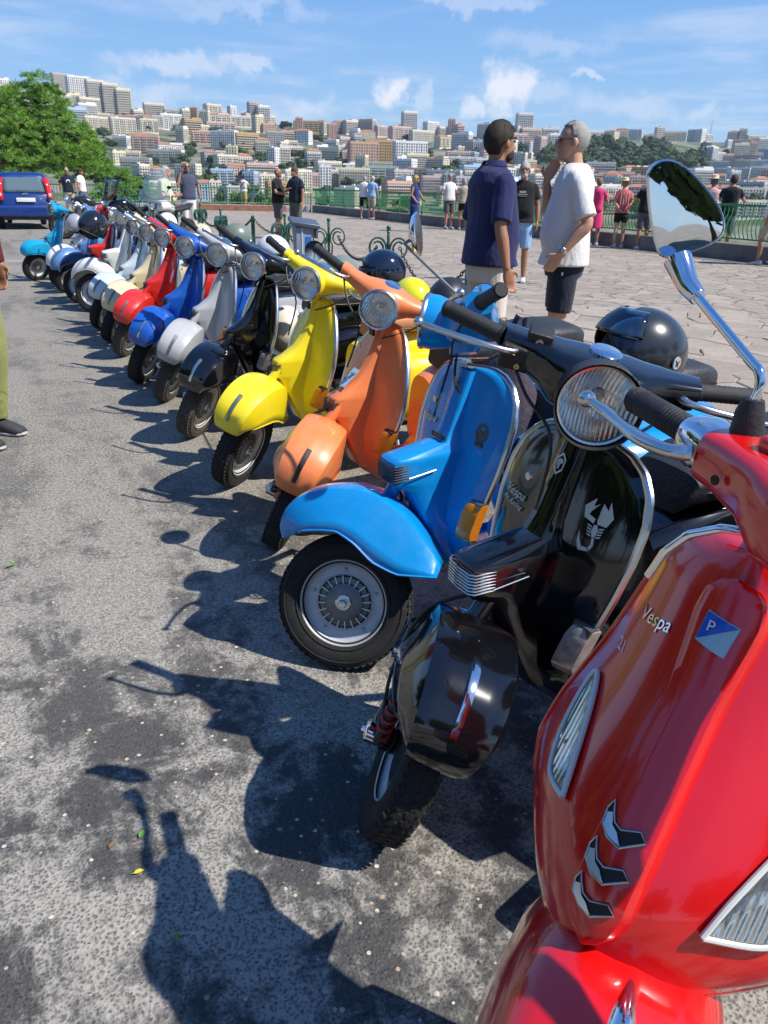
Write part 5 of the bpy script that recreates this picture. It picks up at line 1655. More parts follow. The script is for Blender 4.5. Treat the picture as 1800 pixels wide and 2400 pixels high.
H_BLK = mat('helmet_gloss_black', (.012, .014, .018), .12, coat=.8); H_MAT = mat('helmet_matte_black', (.02, .022, .025), .42)
H_YEL = mat('helmet_yellow', (.78, .74, .01), .25, coat=.6); H_GRN = mat('helmet_sage', (.16, .22, .17), .28, coat=.4); H_WHT = mat('helmet_white', (.78, .78, .77), .2, coat=.6)
H_CRM = mat('helmet_cream', (.72, .66, .42), .3, coat=.4); H_OLV = mat('helmet_olive', (.15, .19, .15), .35); H_SIL = mat('helmet_silver', (.48, .46, .50), .3, .3, coat=.5)
VIS = glass_mat('visor_clear', (.85, .87, .9), .03, .8); VISD = glass_mat('visor_smoke', (.05, .055, .07), .03, .8)
e, T = helmet('black open face helmet with round silver emblem on the blue scooter seat', at_depth(1497, 826, 2.47), -172, mat('helmet_satin', (.022, .026, .032), .26, coat=.5), visor=(VIS, True), r=.135, tilt=-8)
# grey flash, checker squares and round emblem
fl = G()
r = .135
for (a0, a1) in ((-.34, -.12), (.0, .22)):
    rows = [[(r*1.08*1.055*math.cos(el)*math.cos(a), r*.99*math.cos(el)*math.sin(a)*1.01, r*1.06*math.sin(el)) for a in np.linspace(a0, a1, 4)] for el in np.linspace(R(48), R(74), 7)]
    fl.grid(rows)
obj('flash', fl, mat('helmet_flash', (.38, .40, .40), .3), e, T)
em = G().lathe([(0, .003), (.019, .003), (.020, 0)], 26, 'y'); obj('emblem', em, mat('emblem_silver', (.62, .60, .58), .35, .5), e, T @ Matrix.Rotation(R(30), 4, 'Z') @ Matrix.Translation((0, r*.975+.008, .0)))
obj('emblem_wings', G().prism([(-.012, .01), (-.004, .0), (-.006, -.012), (0, -.004), (.006, -.012), (.004, 0), (.012, .01), (0, .002)], lambda a, b, t: (a, t, b), .0012), BLKP, e, T @ Matrix.Rotation(R(30), 4, 'Z') @ Matrix.Translation((0, r*.975+.0115, 0)))
helmet('plain matte black bowl helmet behind the round black mirror', at_depth(1052, 705, 3.95), -100, H_MAT, r=.112, shell='bowl')
helmet('bright yellow helmet behind the orange handlebar', at_depth(965, 700, 4.35), -60, H_YEL, shell='bowl', r=.112)
helmet('glossy dark blue black helmet with smoked visor above the orange lamp', at_depth(898, 636, 4.75), -175, mat('helmet_navy', (.008, .014, .035), .1, coat=.8), visor=(VISD, False), r=.125)
helmet('sage green helmet between the yellow handlebar and the dark visor helmet', at_depth(800, 642, 5.4), -120, H_GRN, shell='bowl', r=.12)
helmet('white helmet with black lettering on its side beside the grey pedestal', at_depth(640, 588, 6.5), -10, H_WHT, shell='bowl', r=.125, text='momo')
helmet('olive grey helmet with dark goggles on top, left of the green chain post', at_depth(556, 557, 7.3), -150, H_OLV, shell='open', visor=(VISD, False), r=.125)
e, T = helmet('cream helmet with pale yellow spots above the blue handlebar', at_depth(472, 552, 7.9), -90, H_CRM, shell='bowl', r=.11)
for k in range(14):
    a = k*2.4; el = .25+.09*k; d = Vector((math.cos(el)*math.cos(a)*1.10, math.cos(el)*math.sin(a)*.96, math.sin(el)*1.03))*.1165
    obj('spot', G().lathe([(0, .002), (.012, .001), (.0125, 0)], 10, 'x'), mat('helmet_spot', (.75, .60, .12), .4), e, T @ Matrix.Translation(d) @ d.to_track_quat('X', 'Z').to_matrix().to_4x4())
helmet('small white helmet with teal band behind the windscreen', at_depth(392, 524, 9.2), -60, H_WHT, shell='bowl', r=.12, rimm=mat('teal_band', (.15, .35, .36), .4))
helmet('silver lilac helmet hanging beside the turquoise scooter', at_depth(180, 526, 10.4), -150, H_SIL, shell='open', tilt=50, r=.13)
helmet('big black helmet hanging from the handlebar of the red and navy scooter', at_depth(218, 530, 8.7), -120, H_BLK, shell='open', tilt=35, r=.16, rimm=mat('rim_silver', (.4, .4, .4), .3, .8))
helmet('cream helmet with dark star hooked low behind the smaller black scooter', at_depth(668, 770, 4.6), -110, mat('helmet_ivory', (.66, .60, .48), .35, coat=.3), shell='bowl', tilt=60, r=.12)
# ================================================================ street furniture
BRZ = bsdf('verdigris_iron'); _m, _t, _b = BRZ
_tc = _t.n('ShaderNodeTexCoord'); _n = _t.noise(_tc.outputs['Object'], 14, 6, .7)
_t.set(_b.inputs['Base Color'], _t.mix(_t.ramp(_n, [(.4, 0), (.62, 1)]), (.012, .075, .055), (.10, .24, .18))); _b.inputs['Roughness'].default_value = .42; _b.inputs['Metallic'].default_value = .35
BRZ = BRZ[0]


def g_scroll():
    g = G()
    g.tube([(0, 0, 0), (0, 0, .03), (0, 0, .04), (0, 0, .88)], [.07, .06, .02, .017], 12)
    g.ell((0, 0, .925), (.026, .026, .030), 14, 9).ell((0, 0, .885), (.024, .024, .012), 12, 6)
    for s in (1, -1):
        P = []
        for k in range(46):      # flat bar curled into a volute
            a = R(-70+560*k/45); rr = .118*(1-.50*(k/45)**.9)
            P.append((s*(.118+.012)+s*-rr*math.cos(a)*1.0, .70+rr*1.18*math.sin(a)))
        # leg down to the foot of the post
        P = [(s*.012, .30), (s*.02, .42), (s*.045, .50)] + P[2:]
        rows = []
        for i, (x, z) in enumerate(P):
            x0, z0 = P[max(i-1, 0)]; x1, z1 = P[min(i+1, len(P)-1)]; L = math.hypot(x1-x0, z1-z0) or 1; nx, nz = -(z1-z0)/L*.009, (x1-x0)/L*.009
            rows.append([(x-nx, -.034, z-nz), (x+nx, -.034, z+nz), (x+nx, .034, z+nz), (x-nx, .034, z-nz)])
        g.grid(rows, cv=True, cap=True)
    return g


def top_at(px, py, h):
    r = ray(px, py); return Vector((0, 0, HC))+r*((h-HC)/r.z)


BO = []
for (px, py, rz, lab) in [(770, 510, 8, 'scrolled green iron bollard just right of the grey pedestal'), (911, 528, -8, 'rightmost scrolled green iron bollard, above the dark visor helmet'),
                          (667, 500, 35, 'scrolled green iron bollard just left of the grey pedestal'), (516, 487, 78, 'scrolled bollard seen edge on left of the plain chain post'),
                          (468, 475, 70, 'dark scrolled bollard beside the man in the grey polo shirt'), (408, 470, 62, 'scrolled bollard behind the windscreen'), (352, 466, 55, 'small scrolled bollard behind the bikes on the left'), (300, 462, 50, 'farthest small scrolled bollard by the left railing')]:
    p = top_at(px, py, .955); o = cobj('scroll', 'scroll_bollard', g_scroll, BRZ); o.location = (p.x, p.y, 0); o.rotation_euler = (0, 0, R(rz)); BO.append(Vector((p.x, p.y, 0)))
    tag(o, lab, 'bollard', 'scrolled bollards along the edge of the square')
pp = top_at(592, 505, .90)
o = obj('chain_post', G().box((0, 0, .44), (.055, .055, .88), bev=.004).add([(-.0275, -.0275, .88), (.0275, -.0275, .88), (.0275, .0275, .88), (-.0275, .0275, .88), (0, 0, .91)], [(0, 1, 4), (1, 2, 4), (2, 3, 4), (3, 0, 4)]).box((0, 0, .01), (.14, .14, .02)), mat('post_green', (.015, .07, .045), .45, dirt=.1))
o.location = (pp.x, pp.y, 0); tag(o, 'plain square dark green post holding the chain between two scrolled bollards', 'post')
PP = Vector((pp.x, pp.y, 0))
CHM = mat('chain_iron', (.10, .10, .095), .5, .7, var=.3, vscale=30)


def chain(a, b, sag, label):
    a, b = Vector(a), Vector(b); L = (b-a).length; n = int(L/.042); g = G(); d = (b-a).normalized()
    def pt(q): return a.lerp(b, q)-Vector((0, 0, sag*4*q*(1-q)))
    for i in range(n):
        p0, p1 = pt(i/n), pt((i+1)/n); c = (p0+p1)/2; t = (p1-p0).normalized()
        q = t.to_track_quat('X', 'Z').to_matrix().to_4x4(); M = Matrix.Translation(c) @ q @ Matrix.Rotation(R(90*(i % 2)+15), 4, 'X')
        ring = [(.031*math.cos(w)*1.0, .017*math.sin(w), 0) for w in [2*math.pi*k/8 for k in range(9)]]
        g.tube(ring, .0062, 5, cap=False, M=M)
    o = obj('chain', g, CHM); tag(o, label, 'chain', 'chains hung between the bollards')


zc = Vector((0, 0, .72))
chain(BO[0]+zc+Vector((.13, 0, 0)), BO[1]+zc-Vector((.13, 0, 0)), .22, 'twisted iron chain sagging between the two scrolled bollards on the right')
chain(PP+Vector((0, 0, .87)), BO[2]+zc, .12, 'chain from the plain post to the bollard beside the pedestal')
chain(BO[3]+zc+Vector((.05, 0, 0)), PP+Vector((0, 0, .87)), .14, 'chain from the edge-on bollard up to the plain post')
chain(BO[4]+zc, BO[3]+zc, .14, 'chain between the two dark bollards right of the grey polo man')
chain(BO[2]+zc, BO[0]+zc, .25, 'chain behind the grey pedestal')
e3 = BO[1]+(BO[1]-BO[0])*.98; chain(BO[1]+zc+Vector((.13, 0, 0)), e3+Vector((-.05, .3, .62)), .32, 'chain running right from the last scrolled bollard to the man in white shorts')
# next plain post, hidden by the man, holds the other end
o = obj('chain_post', G().box((0, 0, .34), (.05, .05, .68), bev=.004).box((0, 0, .01), (.14, .14, .02)), MATS['post_green']); o.location = e3+Vector((-.02, .3, 0)); tag(o, 'dark post partly behind the man in the navy polo', 'post')
# information pedestal with a sloping top
q = at_depth(708, 520, 9.0); e = empty('pedestal', (q.x, q.y, 0), R(18), 'grey pedestal with sloping dark top and a blue side panel between the scrolled bollards', 'pedestal')
PG = mat('pedestal_grey', (.22, .26, .33), .5, .2, var=.1)
obj('column', G().box((0, 0, .46), (.19, .17, .92), bev=.01), PG, e)
obj('side_panel', G().box((.055, -.088, .50), (.07, .006, .62)), mat('panel_blue', (.02, .13, .50), .4), e)
obj('edge_strip', G().box((-.02, -.089, .48), (.018, .008, .84)), mat('panel_pale', (.45, .50, .55), .4), e)
obj('sloping_top', G().box((0, 0, 0), (.34, .26, .045), bev=.008), mat('pedestal_top', (.10, .12, .15), .35, .3), e, Matrix.Translation((.02, 0, .96)) @ Matrix.Rotation(R(7), 4, 'Y') @ Matrix.Rotation(R(12), 4, 'X'))
obj('side_wing', G().box((.15, 0, .86), (.03, .22, .14), bev=.006), MATS['pedestal_top'], e)

# ================================================================ blue hatchback, rear view
CP = gnd(71, 538); cd = math.atan2(CP.y, CP.x)
car = empty('hatchback', (CP.x, CP.y, 0), cd+R(5), 'small dark blue hatchback with tall red tail lamps, parked at the left edge', 'car')
CB = paint('car_blue', (.004, .030, .17), .05, .22); CG = mat('car_glass', (.10, .15, .17), .05, 0, coat=1.0, spec=.9); CPL = mat('car_plastic', (.03, .03, .035), .6)
secs = []
for x, w, z0, z1 in [(-.02, .66, .34, .95), (.04, .74, .30, 1.0), (.3, .78, .26, 1.02), (1.0, .79, .25, 1.02), (2.0, .79, .25, 1.0), (2.8, .77, .26, .95), (3.3, .70, .30, .85), (3.5, .6, .36, .7)]:
    secs.append(((x, 0, (z0+z1)/2), (0, w, 0), (0, 0, (z1-z0)/2), 5))
body = obj('body', G().loft(secs, 36), CB, car, None, 45)
gh = [((.10, 0, .95), (0, .735, 0), (0, 0, .10), 5)]
gh = []
rows = []
for z, xb, xf, w in [(.93, .02, 2.7, .76), (1.1, .07, 2.55, .74), (1.3, .14, 2.25, .70), (1.44, .20, 2.0, .66), (1.50, .27, 1.9, .60), (1.525, .4, 1.75, .45)]:
    ring = []
    for k in range(40):
        t = 2*math.pi*k/40; c, s = math.cos(t), math.sin(t); f = lambda v: math.copysign(abs(v)**.28, v)
        ring.append(((xb+xf)/2+(xf-xb)/2*f(c), w*f(s), z))
    rows.append(ring)
obj('cabin', G().grid(rows, cv=True).add([r for r in rows[-1]], [tuple(range(40))]), CB, car, None, 45)
obj('rear_window', G().grid([[(.025+.003*abs(y)-.008+(z-.98)*.33, y*(1-(z-1)*.22), z) for y in np.linspace(-.56, .56, 9)] for z in (1.0, 1.08, 1.2, 1.32, 1.39)]), CG, car, None, 60, .01)
for s in (1, -1):
    obj('side_window', G().grid([[(x, s*(.765-(z-.98)*.22+.004), z) for x in (.45, 1.1, 1.9)] for z in (1.02, 1.2, 1.36)]), CG, car, None, 60, .008)
    obj('tail_lamp', G().grid([[(.02+(z-.95)*.30-.035+dx, s*(yy-(max(z, 1)-1)*.16), z) for yy, dx in ((.575, 0), (.63, -.012), (.69, -.006), (.735, .05))] for z in (.78, .95, 1.15, 1.38)]), mat('lamp_red', (.55, .012, .012), .15, coat=.8), car, None, 60, .012)
    obj('reverse_lamp', G().box((-.038, s*.655, .93), (.02, .075, .09), bev=.008), mat('lamp_pale', (.75, .55, .5), .2), car)
    obj('door_mirror', G().ell((2.05, s*.90, 1.0), (.07, .11, .08), 12, 8), CB, car)
    for x in (.62, 2.85):
        w = obj('wheel', G().lathe([(.0, .02), (.16, .03), (.17, -.01)], 24, 'y'), RIMG, car, Matrix.Translation((x, s*.70, .285)) @ Matrix.Scale(s, 4, (0, 1, 0)))
        obj('tyre', G().lathe([(.17, -.08), (.26, -.09), (.285, -.07), (.285, .03), (.26, .055), (.17, .045)], 30, 'y', cu=True), RUB, w)
obj('bumper', G().loft([((-.07, 0, .50), (.02, 0, 0), (0, 0, .16), 4)]*1+[((-.09+.04*abs(y), y, .50), (.07, 0, 0), (0, 0, .15), 4) for y in (-.76, -.6, 0, .6, .76)], 20), CB, car, None, 50)
obj('lower_valance', G().box((.02, 0, .32), (.14, 1.30, .12), bev=.03), CPL, car)
obj('number_plate', G().box((-.062, 0, .80), (.012, .50, .11), bev=.003), mat('plate_white', (.7, .7, .68), .4), car)
obj('tailgate_badge', G().box((-.03, 0, .955), (.012, .16, .04), bev=.005), CHROME, car)
obj('wiper', G().tube([(.0, -.02, .99), (.03, .22, 1.06)], .008, 6), BLKP, car)
obj('aerial', G().tube([(.5, 0, 1.52), (.35, 0, 1.72)], .005, 5), BLKP, car)
# white van partly cut by the frame at its left
P2 = gnd(-28, 528); e = empty('parked_van', (P2.x-.35, P2.y+.8, 0), cd+R(8), 'white parked car of which only a sliver shows left of the blue hatchback', 'car')
obj('body', G().loft([((x, 0, .72), (0, w, 0), (0, 0, .42), 5) for x, w in ((0, .7), (.05, .78), (2.5, .8), (3.6, .65))], 28).loft([((x, 0, 1.2), (0, w, 0), (0, 0, .28), 4) for x, w in ((.15, .6), (.3, .68), (2.0, .68), (2.6, .5))], 24), mat('car_white', (.68, .68, .66), .25, coat=.6), e)
for s in (1, -1):
    for x in (.7, 2.9): obj('wheel', G().lathe([(0, .05), (.18, .05), (.28, .04), (.29, -.08), (0, -.08)], 24, 'y', c=(x, s*.68, .29)), RUB, e)
obj('bumper', G().box((-.03, 0, .42), (.12, 1.4, .2), bev=.04), CPL, e)

# ================================================================ motorbikes and bicycles at the back
def motorbike(label, P, rz, tank, screen=False, s=1.0):
    e = empty('motorbike', P, R(rz), label, 'motorbike', 'motorbikes behind the scooters'); e.scale = (s, s, s)
    for x, nm in ((0, 'front_wheel'), (-1.38, 'rear_wheel')):
        w = cobj('mb_rim', nm, lambda: G().lathe([(.20, -.03), (.215, -.02), (.20, .0), (.03, .02), (.03, -.02)], 28).lathe([(.14, .03), (.09, .032), (.09, .034), (.14, .034)], 24), STEELG, e, Matrix.Translation((x, 0, .31)))
        cobj('mb_tyre', 'tyre', lambda: G().lathe([(.21, -.05), (.27, -.065), (.31, -.03), (.315, 0), (.31, .03), (.27, .065), (.21, .05)], 36), RUB, w)
    for y in (-.09, .09): cobj(('mb_fork', y), 'fork_leg', lambda: G().tube([(0, y, .31), (-.30, y, .98)], .022, 8), ALU, e)
    cobj('mb_guard', 'mudguard', lambda: G().grid([[(.335*math.cos(a), y, .31+.335*math.sin(a)) for y in (-.06, 0, .06)] for a in np.linspace(.5, 2.6, 10)]), tank, e, None, 60, .004)
    cobj('mb_tank', 'tank', lambda: G().loft([((x, 0, z), (0, w, 0), (0, 0, h), 2.4) for x, z, w, h in ((-.30, .86, .06, .05), (-.38, .88, .13, .10), (-.58, .90, .15, .12), (-.78, .84, .12, .09), (-.86, .80, .08, .05))], 20), tank, e)
    cobj('mb_seat', 'seat', lambda: G().loft([((x, 0, z), (0, w, 0), (0, 0, h), 3) for x, z, w, h in ((-.80, .80, .09, .04), (-.95, .80, .14, .05), (-1.3, .84, .13, .05), (-1.5, .90, .09, .03))], 18), SEATB, e)
    cobj('mb_engine', 'engine', lambda: G().box((-.62, 0, .42), (.36, .30, .30), bev=.04).box((-.55, 0, .66), (.2, .22, .2), bev=.02).tube([(-.45, -.12, .5), (-.5, -.16, .25), (-1.0, -.17, .26), (-1.45, -.18, .36)], [.025, .03, .045, .045], 10), ENG, e)
    cobj('mb_frame', 'frame', lambda: G().tube([(-.28, 0, .92), (-.40, 0, .70), (-.50, 0, .25), (-.90, 0, .25), (-1.38, 0, .31)], .025, 8).tube([(-.9, 0, .3), (-1.0, 0, .76), (-1.5, 0, .82)], .02, 8), BLKP, e)
    cobj('mb_bar', 'handlebar', lambda: G().tube([(-.42, -.38, 1.06), (-.36, -.28, 1.08), (-.31, -.1, 1.02), (-.31, .1, 1.02), (-.36, .28, 1.08), (-.42, .38, 1.06)], [.016, .016, .011, .011, .016, .016], 8), BLKP, e)
    cobj('mb_lamp', 'headlamp', lambda: G().lathe([(.0, .03), (.06, .028), (.085, .0), (.08, -.05), (.04, -.10)], 20, 'x', c=(-.16, 0, .90)), CHROME, e)
    for y in (-.3, .3): cobj(('mb_mir', y), 'mirror', lambda: G().tube([(-.34, y*.8, 1.07), (-.34, y*1.15, 1.22)], .006, 5).ell((-.34, y*1.2, 1.25), (.012, .06, .035), 10, 6), BLKP, e)
    if screen: obj('windscreen', G().grid([[(-.18-.25*t*t-.3*(z-1), t*.2, z) for t in np.linspace(-1, 1, 7)] for z in (.98, 1.15, 1.3, 1.4)]), glass_mat('screen_plastic'), e, None, 60, .003)
    return e


motorbike('black motorbike with small screen between the far scooters and the pacing men', Vector(gnd(232, 585)), -150, MATS['p_black'], True)
motorbike('dark motorbike parked beyond the turquoise scooter', Vector(gnd(150, 560)), -160, mat('tank_dark', (.02, .02, .02), .2, coat=.7))
tb = motorbike('touring motorbike with tall clear curved windscreen in front of the man in the lime shirt', Vector(gnd(352, 590)), -112, MATS['p_white'])
rows = []
for k in range(9):
    z = .98+.062*k; w = .33*(1-(k/8)**1.8*.62); rows.append([(-.12-.035*k-.16*(t*t), t*w-.05*(k/8), z) for t in np.linspace(-1, 1, 15)])
TS = glass_mat('touring_screen', (.86, .92, .92), .08, .80); _t = NT.__new__(NT); _t.t = TS.node_tree; _o = [n for n in _t.t.nodes if n.type == 'OUTPUT_MATERIAL'][0]; _s = _o.inputs[0].links[0].from_socket
_d = _t.n('ShaderNodeBsdfDiffuse', ins={'Color': (.75, .85, .85)}); _x = _t.n('ShaderNodeMixShader'); _t.set(_x.inputs[0], .16); _t.set(_x.inputs[1], _s); _t.set(_x.inputs[2], _d); _t.set(_o.inputs[0], _x.outputs[0])
rows = [[(p[0], p[1]*1.25, .98+(p[2]-.98)*1.25) for p in r] for r in rows]
obj('windscreen', G().grid(rows), TS, tb, None, 60)
obj('screen_edge', G().tube([r[0] for r in rows]+rows[-1]+[r[-1] for r in rows[::-1]], .006, 5), mat('screen_edge', (.5, .6, .6), .3), tb)
obj('screen_frame', G().tube([rows[0][0], rows[0][7], rows[0][14]], .008, 6).tube([rows[0][7], (-.30, 0, .95)], .007, 6), ALU, tb)


def bicycle(label, P, rz, col):
    e = empty('bicycle', P, R(rz), label, 'bicycle', 'bicycles by the left railing')
    for x, nm in ((0, 'front_wheel'), (-1.05, 'rear_wheel')):
        def w():
            g = G().lathe([(.335, -.012), (.345, 0), (.335, .012), (.325, .01), (.325, -.01)], 36, cu=True)
            for k in range(14): a = math.pi*2*k/14; g.tube([(0, 0, 0), (.33*math.cos(a), 0, .33*math.sin(a))], .0025, 3, cap=False)
            return g
        cobj('bi_w', nm, w, RUB, e, Matrix.Translation((x, 0, .345)))
    obj('frame', G().tube([(0, 0, .345), (-.18, 0, .85)], .013, 6).tube([(-.18, 0, .82), (-.72, 0, .80), (-.62, 0, .30), (-.17, 0, .72)], .015, 6).tube([(-.62, 0, .30), (-1.05, 0, .345), (-.72, 0, .78)], .010, 6), col, e)
    cobj('bi_h', 'handlebar', lambda: G().tube([(-.18, 0, .85), (-.22, 0, .97)], .012, 6).tube([(-.30, -.28, .98), (-.20, -.1, .98), (-.20, .1, .98), (-.30, .28, .98)], .013, 6), BLKP, e)
    cobj('bi_s', 'saddle', lambda: G().tube([(-.72, 0, .8), (-.75, 0, .93)], .012, 6).loft([((-.60, 0, .94), (0, .02, 0), (0, 0, .015), 2), ((-.75, 0, .95), (0, .06, 0), (0, 0, .025), 2.5), ((-.87, 0, .95), (0, .07, 0), (0, 0, .02), 2.5)], 12), BLKP, e)
    return e


bicycle('pale blue bicycle leaning near the left railing', gnd(262, 506), 160, mat('bike_blue', (.18, .35, .45), .35))
bicycle('turquoise bicycle beside the pale blue one by the left railing', gnd(300, 505), 150, mat('bike_teal', (.05, .30, .32), .35))
bicycle('dark bicycle standing nearest the left railing behind the windscreen', gnd(345, 503), 165, mat('bike_dark', (.03, .04, .05), .35))
# ================================================================ people
SKIN = {'tan': mat('skin_tan', (.36, .17, .095), .5, var=.14, vscale=9, bump=.12, bscale=120), 'fair': mat('skin_fair', (.50, .27, .17), .5, var=.12, vscale=9, bump=.12, bscale=120), 'pink': mat('skin_pink', (.52, .25, .18), .5, var=.12, vscale=9)}


def cloth(name, col, rough=.85):
    if name in MATS: return MATS[name]
    m, t, b = bsdf(name); tc = t.n('ShaderNodeTexCoord'); o = tc.outputs['Object']
    b.inputs['Roughness'].default_value = rough; b.inputs['Specular IOR Level'].default_value = .2; b.inputs['Sheen Weight'].default_value = .15
    mp = t.n('ShaderNodeMapping', ins={'Scale': (1, 1, .55), 'Rotation': (.3, .2, 0)}); t.set(mp.inputs[0], o)
    n = t.noise(mp.outputs[0], 7, 4, .55, 1.2); n2 = t.noise(o, 260, 2)
    c = t.mix(n, tuple(x*.9 for x in col), tuple(min(1, x*1.08) for x in col)); t.set(b.inputs['Base Color'], c)
    bp = t.n('ShaderNodeBump', ins={'Strength': .55, 'Distance': .035, 'Height': t.m('ADD', n, t.m('MULTIPLY', n2, .03))}); t.set(b.inputs['Normal'], bp.outputs[0])
    MATS[name] = m; return m


def limb(g, pts, rad, n=12):
    C = cat_interp([tuple(p)+(r,) for p, r in zip(pts, rad)], 14)
    g.tube([tuple(c[:3]) for c in C], [c[3] for c in C], n)


def hand(g, w, d, near, side=1, curl=.5, up=Vector((0, 1, 0))):
    """palm and five fingers from wrist w along d"""
    w = Vector(w); d = Vector(d).normalized(); s = (up-d*up.dot(d)).normalized(); n = d.cross(s)
    pc = w+d*.045
    g.loft([(w, s*.024, n*.016, 2.3), (w+d*.03, s*.036, n*.016, 2.6), (w+d*.08, s*.041, n*.014, 2.8), (w+d*.092, s*.036, n*.011, 2.6)], 10)
    for k, L in enumerate((.062, .076, .082, .074)):
        b = w+d*.080+s*(-.030+.020*k); q = d
        m1 = b+q*L*.45+n*.006*curl; m2 = m1+(q*.85+n*.7*curl).normalized()*L*.30; m3 = m2+(q*.5+n*1.2*curl).normalized()*L*.28
        g.tube([b-d*.012, m1, m2, m3], [.0095, .009, .008, .0068], 7)
    b = w+d*.022+s*.030; g.tube([b, b+(d*.6+s*.8).normalized()*.035, b+(d*.6+s*.8).normalized()*.035+(d+s*.1+n*.2).normalized()*.035], [.013, .0105, .008], 8)


